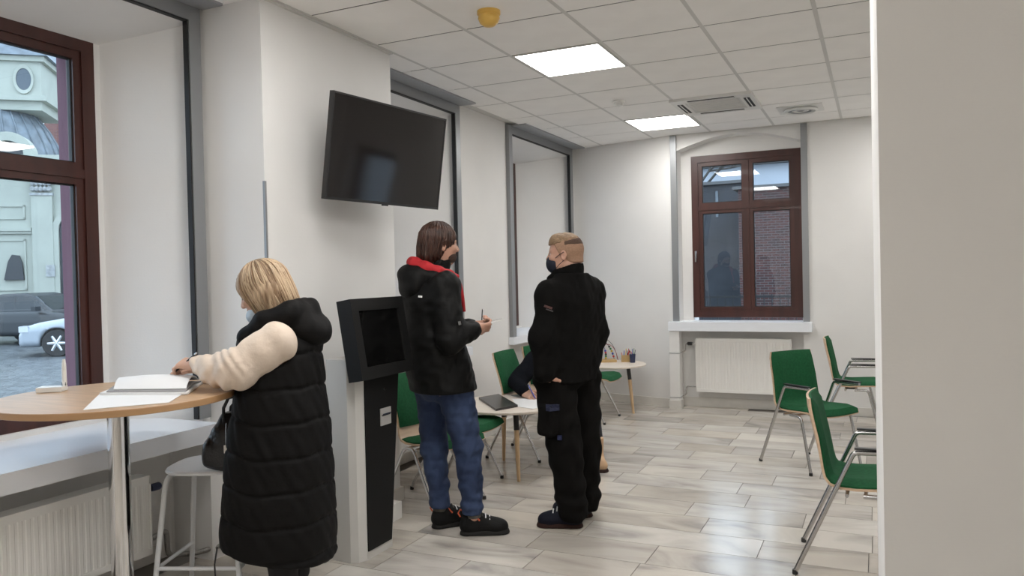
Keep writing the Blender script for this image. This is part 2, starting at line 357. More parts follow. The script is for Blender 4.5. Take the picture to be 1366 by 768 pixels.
# ---- back wall with arched niche
bw = B(); n0, n1, yw = .885, 2.125, 4.36
bw.prism([(-1.0, 4.50), (-.40, 4.50), (.80, YB), (n0, YB), (n0, YB+.9), (-1.0, YB+.9)], -.2, 3.3); bw.box(n1, 5.28, YB, YB+.45, -.2, 3.3); bw.box(6.32, XR+.1, YB, YB+.45, -.2, 3.3); bw.box(5.28, 6.32, YB, YB+.45, -.2, .45); bw.box(5.28, 6.32, YB, YB+.45, 1.87, 3.3)
bw.box(n0, n1, YB+.12, YB+.45, -.2, .90)
arc = [(n0, 3.3), (n0, 2.72)]+[(n0+(n1-n0)*t/16, 2.72+.13*math.sin(PI*t/16)) for t in range(1, 16)]+[(n1, 2.72), (n1, 3.3)]
bw.prism_ax(arc, YB+.012, YB+.45, 1)
for xa, xb in ((n0, 1.0), (2.105, n1)): bw.box(xa, xb, yw+.03, YB+.45, .90, 2.85)
bw.box(1.0, 2.105, yw+.03, YB+.45, 2.66, 2.86)
struct(bw.out('wall_back', 'wall'))
casement('window_4', 0, 0, 1.11, 1.725, [.025], [1.165], 0, (1.5525, yw+.05, .945))
hb = bpy.data.objects['window_4']
B().tube([(-.515, -.045, .60), (-.515, -.075, .60), (-.515, -.075, .71)], .009, 8).out('handle', 'chrome_d', hb, True)
f = B(); f.box(.822, .885, YB-.02, YB+.012, .915, H-.003); f.box(2.125, 2.185, YB-.02, YB+.012, .915, H-.003)
struct(f.bev(.003, 1).out('trim_6', 'alu'))
sill(4, .795, 2.21, YB-.13, yw+.03, .915, .095)
# ---- remaining walls
struct(B().prism([(2.803, -2.45), (2.786, -1.0), (XR+.1, -1.0), (XR+.1, -2.45)], -.2, 3.3).out('wall_partition', 'wall'))
wr = B(); wr.box(XR, XR+.3, YF-.1, YB+.4, -.2, 3.3)
struct(wr.out('wall_right', 'wall'))
struct(B().box(-1.0, XR+.1, YF-.3, YF, -.2, 3.3).out('wall_front', 'wall'))
casement('window_5', 0, 0, 1.04, 1.42, [], [], 0, (5.8, YB+.2, .45))
# ---- skirting
def skirt(n, poly_boxes):
    b = B()
    for q in poly_boxes: b.box(*q)
    struct(b.bev(.004, 1).out('baseboard_%s' % n, 'skirt'))
struct(B().prism([(-.40, 4.50), (-.40, 4.485), (.79, YB-.014), (.79, YB+.002)], 0, .085).out('baseboard_corner', 'skirt'))
skirt('back', [(2.19, XR, YB-.015, YB, 0, .085), (n0, n1, YB+.105, YB+.12, 0, .10)])
skirt('left', [(XL, XL+.015, 1.70, 2.70, 0, .085), (-.03, -.012, -.98, .205, 0, .085), (XL, -.03, .19, .205, 0, .085), (-.45, -.03, -.995, -.98, 0, .085), (-.62, -.605, -2.8, -1.2, 0, .085), (-.56, -.545, .2, 1.7, 0, .085), (-.56, -.545, 2.7, 4.40, 0, .085), (XL, XL+.015, 4.40, 4.49, 0, .085)])
# metal corner guard on the TV pillar
struct(B().prism([(-.032, -.9815), (-.0285, -.9815), (-.0285, -.968), (-.030, -.968), (-.030, -.980), (-.042, -.980), (-.042, -.9815)], .085, 1.95).out('trim_7', 'alu'))
# ================================================================== CEILING FITTINGS
lp = None
for (i, j) in sorted(lights):
    x, y = .625*i+.3125, .625*j+.3125
    if lp is None:
        lp = empty('ceiling_light'); fr = B()
        fr.box(-.3, .3, -.3105, -.296, -.006, .012).box(-.3, .3, .296, .3105, -.006, .012).box(-.3, -.286, -.296, .296, -.006, .012).box(.286, .3, -.296, .296, -.006, .012)
        fr.out('frame', 'tee', lp); B().box(-.286, .286, -.296, .296, -.004, .008).out('diffuser', 'panel', lp); o = lp
    else: o = copy_tree(lp)
    o.location = (x, y, H)
    lab = 'unseen glowing square ceiling panel set flush in the white tile grid'
    if (i, j) == (1, 1): lab = 'glowing square ceiling panel above the two standing men'
    if (i, j) == (1, 5): lab = 'glowing square ceiling panel right beside the air conditioning cassette'
    tag(o, lab, 'ceiling light', 'square LED panels in the ceiling grid')
ac = tag(empty('air_conditioner', (1.5625, 2.8125, H)), 'white ceiling air conditioning cassette with dark slots', 'air conditioner')
b = B(); s = .335
b.box(-s, s, -s, -.225, -.022, .01).box(-s, s, .225, s, -.022, .01).box(-s, -.225, -.225, .225, -.022, .01).box(.225, s, -.225, .225, -.022, .01)
b.bev(.006, 2).out('panel', 'whitepl', ac, True)
b = B().box(-.225, .225, -.225, .225, -.016, .008); b.out('intake_plate', M['tee'], ac)
for t in range(9): B().box(-.2, .2, -.2+t*.05-.004, -.2+t*.05+.004, -.0185, -.014).out('louvre', 'skirt', ac)
for sx, sy in ((0, -1), (0, 1), (-1, 0), (1, 0)):
    q = B().box(-.19, .19, -.024, .024, -.0245, -.012) if sy else B().box(-.024, .024, -.19, .19, -.0245, -.012)
    q.out('air_slot', 'gasket', ac, False, (sx*.275, sy*.275, 0))
    q = B().box(-.19, .19, -.004, .004, -.028, -.02) if sy else B().box(-.004, .004, -.19, .19, -.028, -.02)
    q.out('flap', 'whitepl', ac, False, (sx*.275, sy*.275, 0))
vn = tag(empty('air_vent', (2.19, 3.44, H)), 'round white swirl air vent on a square ceiling plate', 'air vent')
B().box(-.19, .19, -.17, .17, -.008, .002).bev(.003, 1).out('plate', 'whitepl', vn)
for t in range(4): B().lathe([(.145-.034*t, -.012), (.145-.034*t, -.026+.003*t), (.127-.034*t, -.034+.003*t), (.120-.034*t, -.026+.003*t), (.120-.034*t, -.012), (.145-.034*t, -.012)], 28, cap=False).out('ring', 'whitepl' if t % 2 == 0 else 'alu', vn, True)
dt = tag(empty('smoke_detector', (.892, -.219, H)), 'amber dome detector on the white ceiling tile', 'detector')
B().lathe([(.0, 0), (.064, 0), (.064, -.018), (.058, -.024), (0, -.024)], 28).out('base', 'yellowpl', dt, True)
B().lathe([(.056, -.024), (.06, -.04), (.05, -.064), (.03, -.080), (0, -.085)], 28).out('dome', 'yellowpl', dt, True)
dt = tag(empty('smoke_detector', (.85, 2.30, H)), 'small white round detector between the two ceiling panels', 'detector')
B().lathe([(0, 0), (.05, 0), (.05, -.012), (.042, -.02), (0, -.02)], 24).out('base', 'whitepl', dt, True)
B().lathe([(.034, -.02), (.03, -.04), (.015, -.046), (0, -.047)], 24).out('cap', 'whitepl', dt, True)
# ================================================================== RADIATORS AND PIPES
def radiator(name, w, h, loc, rz, label):
    """panel radiator, local x width, front faces -y, origin bottom centre"""
    o = tag(empty(name, loc, rz), label, 'radiator'); b = B(); n = int(w/.0333); p = []
    for t in range(n):
        x = -w/2+.02+(w-.04)*t/n; q = (w-.04)/n
        p += [(x, -.045), (x+q*.3, -.045), (x+q*.42, -.0475), (x+q*.88, -.0475)]
    p = [(-w/2, -.03), (-w/2, -.045)]+p+[(w/2-.02, -.045), (w/2, -.045), (w/2, -.03)]
    b.prism(p, .03, h-.03); b.box(-w/2, w/2, -.05, -.028, 0, .03); b.box(-w/2, w/2, -.05, -.028, h-.03, h); b.out('front_panel', 'rad', o)
    B().box(-w/2+.01, w/2-.01, .0, .03, .01, h-.01).out('back_panel', 'rad', o)
    b = B().box(-w/2, w/2, -.05, .035, h, h+.008)
    b.out('top_grille', 'rad', o); 
    for sx in (-1, 1): B().box(sx*w/2-.004, sx*w/2+.004, -.05, .035, .0, h).out('side_cover', 'rad', o)
    return o
r1 = radiator('radiator', 1.35, .37, (-.40, -2.13, .15), PI/2, 'low white panel radiator under the sill beside the standing table')
r2 = radiator('radiator', .95, .555, (1.53, YB+.035, .175), 0, 'white panel radiator under the brown window between two chairs')
r3 = radiator('radiator', 1.1, .50, (-.42, .90, .15), PI/2, 'white panel radiator behind the row of green chairs')
for o, x, z in ((r1, .675, .30), (r2, -.475, .50)):
    B().tube([(x, 0, z), (x+(.05 if x > 0 else -.05), 0, z)], .009, 8).out('connector', 'chrome_d', o, True)
    B().lathe([(0, 0), (.017, 0), (.019, .01), (.019, .045), (.015, .052), (0, .052)], 14).xf(Matrix.Translation((x+(.045 if x > 0 else -.045), 0, z)) @ Matrix.Rotation(PI/2 if x > 0 else -PI/2, 4, 'Y')).out('thermostat', 'navy' if o is r1 else 'blackpl', o, True)
pp = tag(empty('heating_pipe', (-.42, -1.43, 0)), 'foil wrapped heating pipe running along the skirting to the pillar', 'pipe')
B().tube(arcpts([(0, -.02, .19), (0, .12, .215), (0, .125, .085), (.03, .28, .05), (.10, .40, .065)], .03), .013, 10).out('pipe', 'zinc', pp, True)
for y in (-.02, .0): B().tube([(0, y-.006, .19+(y+.02)*.2), (0, y+.008, .193+(y+.02)*.2)], .019, 10).out('fitting', 'zinc', pp, True)
pb = tag(empty('heating_pipe', (.94, YB+.04, 0)), 'thin steel heating pipes from the boxed riser to the back radiator', 'pipe')
B().tube(arcpts([(.115, 0, .22), (.0, 0, .22), (.0, -.02, .135), (-.05, -.03, .12)], .02), .007, 8).out('return_pipe', 'chrome_d', pb, True)
B().tube(arcpts([(.08, 0, .675), (.0, 0, .675), (.0, -.02, .60), (-.05, -.03, .585)], .02), .007, 8).out('flow_pipe', 'chrome_d', pb, True)
struct(B().box(.80, .905, YB-.115, YB, 0, .815).bev(.008, 2).out('trim_8', 'wall', None, True))
for z in (.12, .585): B().box(.797, .908, YB-.118, YB, z-.003, z+.003).out('joint', 'alu', bpy.data.objects['trim_8'])
B().box(.79, .915, YB-.125, YB, 0, .09).bev(.004, 1).out('base_block', 'skirt', bpy.data.objects['trim_8'])
struct(B().box(-.03, .19, -.45, -.13, 0, .10).bev(.006, 2).out('trim_10', 'rad', None, True))
struct(B().box(-.605, -.335, -1.10, -.995, 0, .635).bev(.006, 2).out('trim_9', 'wall', None, True))
# ================================================================== CHAIRS
PROF = [(-.205, .825), (-.200, .78), (-.188, .72), (-.170, .64), (-.152, .56), (-.138, .50), (-.122, .452), (-.095, .420), (-.05, .405), (.02, .402), (.12, .408), (.20, .412), (.245, .405), (.268, .388)]
PW = [.385, .405, .415, .42, .425, .43, .44, .45, .455, .455, .455, .455, .44, .40]
PROF2 = [(-.206, .825), (-.194, .78), (-.174, .72), (-.148, .64), (-.120, .56), (-.102, .50), (-.086, .452), (-.062, .420), (-.02, .405), (.04, .402), (.13, .408), (.20, .412), (.245, .405), (.268, .388)]
def sheet(i0, i1, t0, t1, inset=0.0, puff=0.0, nx=9, P_=None):
    """closed curved panel following the chair profile between stations i0..i1"""
    b = B(); pr = (P_ or PROF)[i0:i1+1]; w = PW[i0:i1+1]; n = len(pr); A, C_ = [], []
    for i in range(n):
        p0 = Vector(pr[max(i-1, 0)]); p1 = Vector(pr[min(i+1, n-1)]); t = (p1-p0).normalized(); nm = Vector((-t.y, t.x))
        if nm.x < 0 and abs(nm.x) > abs(nm.y): nm = -nm
        if nm.y < 0 and abs(nm.y) >= abs(nm.x): nm = -nm
        ra, rc = [], []
        for k in range(nx):
            s = -1+2*k/(nx-1); hw = w[i]/2-inset; y = s*hw
            back = max(0, min(1, (pr[i][1]-.42)/.2)); dx = .022*back*s*s; dz = .012*(1-back)*s*s
            e = 1.0
            if puff: e = min(1, (1-abs(s))*5+.25)*min(1, min(i, n-1-i)*.8+.35)
            base = Vector((pr[i][0]+dx, pr[i][1]+dz))
            pa = base+nm*t0; pc = base+nm*(t0+(t1-t0)*e)
            ra.append(b.bm.verts.new((pa.x, y, pa.y))); rc.append(b.bm.verts.new((pc.x, y, pc.y)))
        A.append(ra); C_.append(rc)
    for i in range(n-1):
        for k in range(nx-1):
            b.bm.faces.new((A[i][k], A[i][k+1], A[i+1][k+1], A[i+1][k])); b.bm.faces.new((C_[i][k], C_[i+1][k], C_[i+1][k+1], C_[i][k+1]))
        b.bm.faces.new((A[i][0], A[i+1][0], C_[i+1][0], C_[i][0])); b.bm.faces.new((A[i][-1], C_[i][-1], C_[i+1][-1], A[i+1][-1]))
    for k in range(nx-1):
        b.bm.faces.new((A[0][k], C_[0][k], C_[0][k+1], A[0][k+1])); b.bm.faces.new((A[-1][k], A[-1][k+1], C_[-1][k+1], C_[-1][k]))
    return b
def make_chair(arms):
    o = empty('armchair' if arms else 'chair')
    sheet(0, 13, 0, .011, P_=PROF if arms else PROF2).out('shell', 'ply', o, True)
    if arms: sheet(0, 13, .011, .044, .008, 1).out('upholstery', 'green', o, True)
    else:
        sheet(0, 5, .011, .040, .010, 1, P_=PROF2).out('back_pad', 'green', o, True); sheet(7, 13, .011, .044, .010, 1, P_=PROF2).out('seat_pad', 'green', o, True)
    y = .238
    for s in (-1, 1):
        if arms:
            B().tube(arcpts([(-.25, s*y, .012), (.012, s*y, .595), (.245, s*y, .602)], .02), .0115, 10).out('leg', 'chrome_d', o, True)
            B().tube(arcpts([(.05, s*(y-.012), .393), (.16, s*(y-.006), .393), (.25, s*y, .012)], .03), .0105, 10).out('leg', 'chrome_d', o, True)
            B().box(.015, .25, s*y-.016, s*y+.016, .6115, .619).bev(.003, 2).out('armrest', 'blackpl', o, True)
            feet = ((-.25, s*y), (.25, s*y))
        else:
            B().tube(arcpts([(-.225, s*y, .012), (-.035, s*(y-.02), .392), (.035, s*(y-.02), .392), (.225, s*y, .012)], .03), .0105, 10).out('leg', 'chrome', o, True)
            feet = ((-.225, s*y), (.225, s*y))
        for fx, fy in feet: B().lathe([(.0, 0), (.0125, 0), (.0135, .005), (.0125, .022), (0, .022)], 12, (fx, fy, 0)).out('foot_cap', 'blackpl', o, True)
    for x in (-.02, .06): B().tube([(x, -.22, .388), (x, .22, .388)], .009, 8).out('cross_bar', 'chrome_d', o, True)
    B().box(-.03, .07, -.06, .06, .375, .402).bev(.004, 1).out('seat_bracket', 'blackpl', o, True)
    return o
ch = make_chair(False); ca = make_chair(True)
G1 = 'green armless chairs along the window wall'; G2 = 'green chairs with chrome arms'
spots = [((.215, .195), R(-10), 'green chair beside the grey kiosk, behind the man in jeans', G1),
         ((.135, .66), R(0), 'green chair between the kiosk chair and the low table with a folder', G1),
         ((.205, 1.65), R(0), 'green chair with its back to the pillar between the window niches', G1),
         ((.245, 2.17), R(-14), 'green chair the dark-clad writing person sits on', G1),
         ((.20, 3.24), R(0), 'green chair at the low table that carries toys', G1)]
for i, (xy, rz, lab, g) in enumerate(spots):
    o = ch if i == 0 else copy_tree(ch)
    o.location = (*xy, 0); o.rotation_euler.z = rz; tag(o, lab, 'chair', g)
for i, (xy, rz, lab) in enumerate([((2.676, .044), 0, 'green armchair with plywood back standing next to the partition wall edge'),
                                   ((2.327, 2.037), R(-41), 'green armchair turned at an angle in front of the radiator'),
                                   ((2.553, 3.44), 0, 'green armchair standing nearest to the back wall')]):
    o = ca if i == 0 else copy_tree(ca)
    o.location = (*xy, 0); o.rotation_euler.z = rz; tag(o, lab, 'chair', G2)
# ================================================================== LOW TABLES
def low_table(loc, r, h, half, rz, label):
    o = tag(empty('low_table', loc, rz), label, 'table', 'round low tables')
    B().lathe([(0, h-.018), (r-.004, h-.018), (r, h-.014), (r, h-.004), (r-.004, h), (0, h)], 56).out('tabletop', 'tabletop', o, True)
    for sx in (-1, 1):
        for sy in (-1, 1):
            f = Vector((sx*half, sy*half, 0)); t = Vector((sx*half*.80, sy*half*.80, h-.018)); m = f.lerp(t, .74)
            lg = B().tube([f, f.lerp(t, .02), m], [.0115, .012, .0185], 14).out('leg', 'beech', o, True)
            B().tube([m-(t-f)*.01, t], [.0195, .0195], 14).out('bracket', 'blackpl', lg, True)
    B().box(-half*.85, half*.85, -.012, .012, h-.03, h-.018).out('cross_brace', 'blackpl', o)
    return o
low_table((.325, 1.122, 0), .42, .50,   .228, R(-10), 'round low table with beech legs, carrying a folder and paper')
low_table((.25, 3.80, 0), .36, .49, .2125, R(18), 'round low table with beech legs, carrying bead toy and pencil cup')
def quad_slab(name, pts, z, t, m, label, cat, curl=0):
    b = B().prism(pts, z, z+t); o = b.out(name, m); tag(o, label, cat); return o
quad_slab('document_folder', [(.03, 1.20), (.10, 1.40), (.46, .975), (.385, .775)], .5005, .016, 'folder', 'black folder lying on the low table edge', 'folder')
quad_slab('paper_sheet', [(.27, 1.29), (.43, 1.36), (.63, 1.10), (.44, 1.0)], .5005, .001, 'paper', 'white sheet being written on at the low table', 'paper')
quad_slab('paper_sheet', [(.50, 1.24), (.66, 1.16), (.60, .92), (.45, .98)], .5018, .001, 'paper', 'white sheet near the standing man on the low table', 'paper')
# toys
bm_ = tag(empty('bead_maze', (.10, 3.93, .49), R(25)), 'wooden bead maze toy with coloured beads on wires', 'toy')
B().box(-.15, .15, -.075, .075, 0, .024).bev(.006, 2).out('base', 'pine', bm_, True)
cols = [(.5, .03, .03), (.03, .06, .4), (.6, .4, .03), (.03, .2, .06), (.02, .02, .02)]
bmats = [mat('bead_paint', c, .35) for c in cols]
wires = [[(-.13, -.05, .02), (-.13, -.04, .17), (-.03, 0, .215), (.08, .03, .15), (.11, .04, .02)], [(-.1, .04, .02), (-.06, .04, .15), (.02, -.02, .10), (.09, -.04, .2), (.135, -.05, .02)], [(-.05, -.03, .02), (-.08, -.01, .12), (.0, .02, .19), (.05, .0, .1), (.03, -.02, .02)], [(-.13, .03, .02), (-.10, .0, .20), (.0, -.03, .215), (.12, .0, .16), (.135, .03, .02)]]
for wi, w in enumerate(wires):
    P = [Vector(p) for p in w]; fine = []
    for s in range(25):
        t = s/24; Q = P[:]
        while len(Q) > 1: Q = [a.lerp(b_, t) for a, b_ in zip(Q, Q[1:])]
        fine.append(Vector((Q[0].x*1.25, Q[0].y, .02+(Q[0].z-.02)*1.55)))
    B().tube(fine, .0028, 6).out('wire', mat('wire_paint', [(.05, .05, .06), (.3, .02, .02), (.02, .05, .2), (.05, .05, .06)][wi], .4), bm_, True)
    for q in range(5):
        c = fine[(1+q if wi % 2 else 23-q)]; bmesh_ = B().lathe([(0, -.012), (.009, -.009), (.0125, 0), (.009, .009), (0, .012)], 12, c); bmesh_.out('bead', bmats[(wi+q) % 5], bm_, True)
pbx = tag(empty('pencil_box', (.345, 3.99, .49), R(20)), 'small wooden box holding coloured pencils', 'box')
B().box(-.045, .045, -.03, -.024, 0, .075).box(-.045, .045, .024, .03, 0, .06).box(-.045, -.039, -.024, .024, 0, .075).box(.039, .045, -.024, .024, 0, .075).box(-.039, .039, -.024, .024, 0, .008).out('box', 'pine', pbx)
for t in range(6):
    x = -.03+.012*t; B().tube([(x, -.01+.004*(t % 3), .008), (x+random.uniform(-.02, .02), .01, .10+.02*(t % 3))], .004, 6).out('pencil', bmats[t % 5], pbx)
B().tube([(.02, 0, .01), (.03, 0, .09), (.045, 0, .115), (.06, 0, .10), (.065, 0, .07)], .008, 8).out('crayon', bmats[0], pbx)
cp = tag(empty('pencil_cup', (.435, 3.945, .49)), 'navy cup with pencils on the toy table', 'cup')
B().lathe([(.026, 0), (.033, .09), (.030, .09), (.023, .004), (0, .004)], 24).out('cup', 'navy', cp, True)
for t in range(5):
    a = t*1.25; B().tube([(.012*math.cos(a), .012*math.sin(a), .006), (.032*math.cos(a), .032*math.sin(a), .135+.012*(t % 3))], .0035, 6).out('pencil', [M['navy'], bmats[3], M['paper'], bmats[4], bmats[1]][t], cp)
# ================================================================== STANDING TABLE, STOOL, BAG
tx, ty, tz, tr = -.05, -1.85, .985, .463
st = tag(empty('standing_table', (tx, ty, 0)), 'round oak standing table on a chrome column', 'table')
B().lathe([(0, tz-.026), (tr-.003, tz-.026), (tr, tz-.024), (tr, tz-.002), (tr-.002, tz-.0003), (0, tz-.0003)], 72).out('edge_band', 'oakedge', st, True)
B().lathe([(0, tz-.002), (tr-.002, tz-.002), (tr-.002, tz), (0, tz)], 72).out('tabletop', 'oak', st, True)
B().lathe([(.042, .02), (.042, tz-.035)], 32).out('column', 'chrome', st, True)
B().lathe([(0, tz-.036), (.09, tz-.036), (.1, tz-.028), (0, tz-.026)], 32).out('top_flange', 'chrome_d', st, True)
B().lathe([(0, 0), (.22, 0), (.225, .006), (.21, .014), (.06, .024), (.05, .03), (0, .03)], 48).out('base', 'chrome', st, True)
so = tag(empty('bar_stool', (.05, -1.455, 0), R(22)), 'white bar stool with a black handbag on its seat', 'stool')
sp = B(); n = 28; zs = .62
out_ = []
for kx in range(n):
    a = 2*PI*kx/n; r_ = .175*(1/(abs(math.cos(a))**3.2+abs(math.sin(a))**3.2)**(1/3.2)); out_.append((r_*math.cos(a), r_*math.sin(a)))
rings = []
for sc_, z in ((.0, zs-.012), (.5, zs-.011), (.85, zs-.004), (.97, zs+.001), (1.0, zs-.006), (.985, zs-.016), (.8, zs-.020), (0, zs-.022)):
    rings.append([sp.bm.verts.new((x*sc_, y*sc_, z)) for x, y in out_] if sc_ else [sp.bm.verts.new((0, 0, z))])
for a, b_ in zip(rings, rings[1:]):
    for kx in range(n):
        if len(a) == 1: sp.bm.faces.new((a[0], b_[kx], b_[(kx+1) % n]))
        elif len(b_) == 1: sp.bm.faces.new((a[kx], a[(kx+1) % n], b_[0]))
        else: sp.bm.faces.new((a[kx], a[(kx+1) % n], b_[(kx+1) % n], b_[kx]))
sp.out('seat', 'stoolw', so, True)
for sx in (-1, 1):
    B().tube(arcpts([(sx*.20, -.185, .006), (sx*.145, -.135, zs-.034), (sx*.145, .135, zs-.034), (sx*.20, .185, .006)], .05, 7), .0115, 12).out('leg_frame', 'stoolw', so, True)
q = .20-.055*(.20/.58)
for sx in (-1, 1): B().tube([(sx*q, -.17, .20), (sx*q, .17, .20)], .009, 10).out('side_rail', 'stoolw', so, True)
B().tube([(-q, -.168, .20), (q, -.168, .20)], .009, 10).out('footrest', 'stoolw', so, True)
# papers and router on the standing table
quad_slab('paper_sheet', [(.185, -2.175), (-.14, -1.86), (.13, -1.63), (.36, -1.95)], tz+.0005, .0015, 'paper', 'large white sheet at the rim of the standing table', 'paper')
bk = tag(empty('booklet', (tx, ty, tz)), 'thick open booklet with a curling page under the writing hand', 'booklet')
def page_stack(p00, p01, p11, p10, h, t, m, name, lift):
    b = B(); nu, nv = 12, 6; lo, hi = [], []
    for i in range(nu+1):
        u = i/nu; rl, rh = [], []
        for j in range(nv+1):
            v = j/nv; a = Vector(p00).lerp(Vector(p01), u); c = Vector(p10).lerp(Vector(p11), u); p = a.lerp(c, v)
            z = h+lift*math.sin(PI*min(1, v*1.0))**.8*(.55+.45*math.sin(PI*(.15+.7*u)))
            rl.append(b.bm.verts.new((p.x-tx, p.y-ty, z))); rh.append(b.bm.verts.new((p.x-tx, p.y-ty, z+t)))
        lo.append(rl); hi.append(rh)
    for i in range(nu):
        for j in range(nv):
            b.bm.faces.new((lo[i][j], lo[i][j+1], lo[i+1][j+1], lo[i+1][j])); b.bm.faces.new((hi[i][j], hi[i+1][j], hi[i+1][j+1], hi[i][j+1]))
        b.bm.faces.new((lo[i][0], lo[i+1][0], hi[i+1][0], hi[i][0])); b.bm.faces.new((lo[i][nv], hi[i][nv], hi[i+1][nv], lo[i+1][nv]))
    for j in range(nv):
        b.bm.faces.new((lo[0][j], hi[0][j], hi[0][j+1], lo[0][j+1])); b.bm.faces.new((lo[nu][j], lo[nu][j+1], hi[nu][j+1], hi[nu][j]))
    return b.out(name, m, bk, True)
page_stack((-.09, -1.90), (.27, -1.78), (.06, -1.50), (-.25, -1.66), .0025, .009, 'paper', 'page_block', .0)
page_stack((-.07, -1.885), (.25, -1.77), (.06, -1.51), (-.24, -1.67), .0125, .003, mat('grey_page', (.30, .29, .29), .6), 'under_page', .012)
page_stack((-.06, -1.86), (.23, -1.75), (.05, -1.52), (-.23, -1.675), .020, .0025, 'paper', 'curled_page', .042)
ro = tag(empty('wireless_router', (-.41, -1.88, tz), R(35)), 'small white router with an upright antenna', 'router')
B().box(-.055, .045, -.035, .035, .002, .022).bev(.006, 2).out('body', 'whitepl', ro, True)
B().box(.028, .044, .018, .034, .02, .036).bev(.002, 1).out('hinge', 'blackpl', ro)
B().tube([(.036, .026, .022), (.036, .026, .034), (.036, .026, .115), (.036, .026, .135)], [.0095, .0105, .009, .0055], 12).out('antenna', 'whitepl', ro, True)
# ================================================================== TELEVISION
tvR = Matrix.Rotation(-.13, 4, 'Z') @ Matrix.Rotation(.15, 4, 'Y')
tv = tag(empty('television', (.249, -.243, 2.149)), 'black flat television on a wall arm, tilted down', 'television')
tv.rotation_euler = tvR.to_euler()
w2, h2 = .485, .285
B().box(-.03, -.004, -w2, w2, -h2, h2).bev(.004, 2).out('housing', 'tv', tv, True)
fr = B(); e = .009; fr.box(-.006, .002, -w2, w2, h2-e, h2).box(-.006, .002, -w2, w2, -h2, -h2+.015).box(-.006, .002, -w2, -w2+e, -h2+.015, h2-e).box(-.006, .002, w2-e, w2, -h2+.015, h2-e)
fr.bev(.0015, 1).out('bezel', 'tv', tv, True)
B().box(-.005, -.0005, -w2+e, w2-e, -h2+.015, h2-e).out('screen', 'tvscreen', tv)
B().box(-.065, -.03, -w2*.62, w2*.62, -h2*.85, h2*.3).bev(.015, 2).out('rear_cover', 'blackpl', tv, True)
B().box(-.012, .0, -.03, .015, -h2-.007, -h2+.002).bev(.002, 1).out('sensor', 'blackpl', tv)
inv = tvR.inverted()
def to_tv(p): return inv @ (Vector(p)-Vector((.249, -.243, 2.149)))
B().tube([to_tv((-.02, -.35, 2.14)), to_tv((.10, -.12, 2.14)), to_tv((.18, -.235, 2.14))], .018, 10).out('wall_arm', 'blackpl', tv, True)
p0 = to_tv((-.018, -.35, 2.14)); b = B().box(-.012, .008, -.05, .05, -.11, .11).xf(Matrix.Translation(p0) @ inv); b.out('wall_plate', 'blackpl', tv)
# ================================================================== KIOSK
ki = tag(empty('information_kiosk', (.33, -.70, 0)), 'grey self-service kiosk with a black front and tilted touch screen', 'kiosk')
b = B()
def ring(z, yr, xf, zz=None):
    return [b.bm.verts.new((x-.33, y+.70, z)) for x, y in ((.235, -.862), (.365, -.868), (.398, -.845), (xf, -.80), (xf, yr), (.37, yr+.05), (.235, yr+.05))]
A = ring(0, -.575, .418); Bq = ring(1.03, -.47, .418); n = len(A)
b.bm.faces.new(A[::-1]); b.bm.faces.new(Bq)
for kx in range(n): b.bm.faces.new((A[kx], A[(kx+1) % n], Bq[(kx+1) % n], Bq[kx]))
b.out('cabinet', 'kiosk', ki)
b = B()
q = [(.419, -.797, .045), (.419, -.588, .045), (.419, -.480, .99), (.419, -.797, .99)]
v0 = [b.bm.verts.new((x-.33, y+.70, z)) for x, y, z in q]; v1 = [b.bm.verts.new((x-.33+.007, y+.70, z)) for x, y, z in q]
b.bm.faces.new(v0[::-1]); b.bm.faces.new(v1)
for kx in range(4): b.bm.faces.new((v0[kx], v0[(kx+1) % 4], v1[(kx+1) % 4], v1[kx]))
fp = b.out('front_panel', 'kioskb', ki)
B().box(.094, .101, .03, .125, .665, .755).bev(.003, 1).out('ticket_slot', 'slot', fp, True)
B().box(.100, .104, .04, .115, .715, .72).out('slot_mouth', 'gasket', fp)
B().box(.100, .107, .042, .116, .722, .727).bev(.002, 1).out('slot_lip', 'chrome', fp, True)
B().lathe([(0, 0), (.008, 0), (.007, .007), (0, .008)], 12).xf(Matrix.Translation((.095, .075, .855)) @ Matrix.Rotation(PI/2, 4, 'Y')).out('lock', 'chrome', fp, True)
hR = Matrix.Translation((.46-.33, -.67+.70, 1.137)) @ Matrix.Rotation(-.16, 4, 'Y')
W, Hh = .235, .205; sw, sh = .1775, .143
b = B(); b.box(-.085, .0, -W, W, -Hh, -sh).box(-.085, .0, -W, W, sh, Hh).box(-.085, .0, -W, -sw, -sh, sh).box(-.085, .0, sw, W, -sh, sh).box(-.085, -.02, -sw, sw, -sh, sh)
hd = b.xf(hR).out('screen_housing', 'kioskb', ki)
B().box(-.02, -.010, -sw, sw, -sh, sh).xf(hR).out('touch_screen', 'screen', hd)
B().box(-.15, -.085, -.12, .12, -.15, .10).xf(hR).out('neck_bracket', 'kioskb', hd)
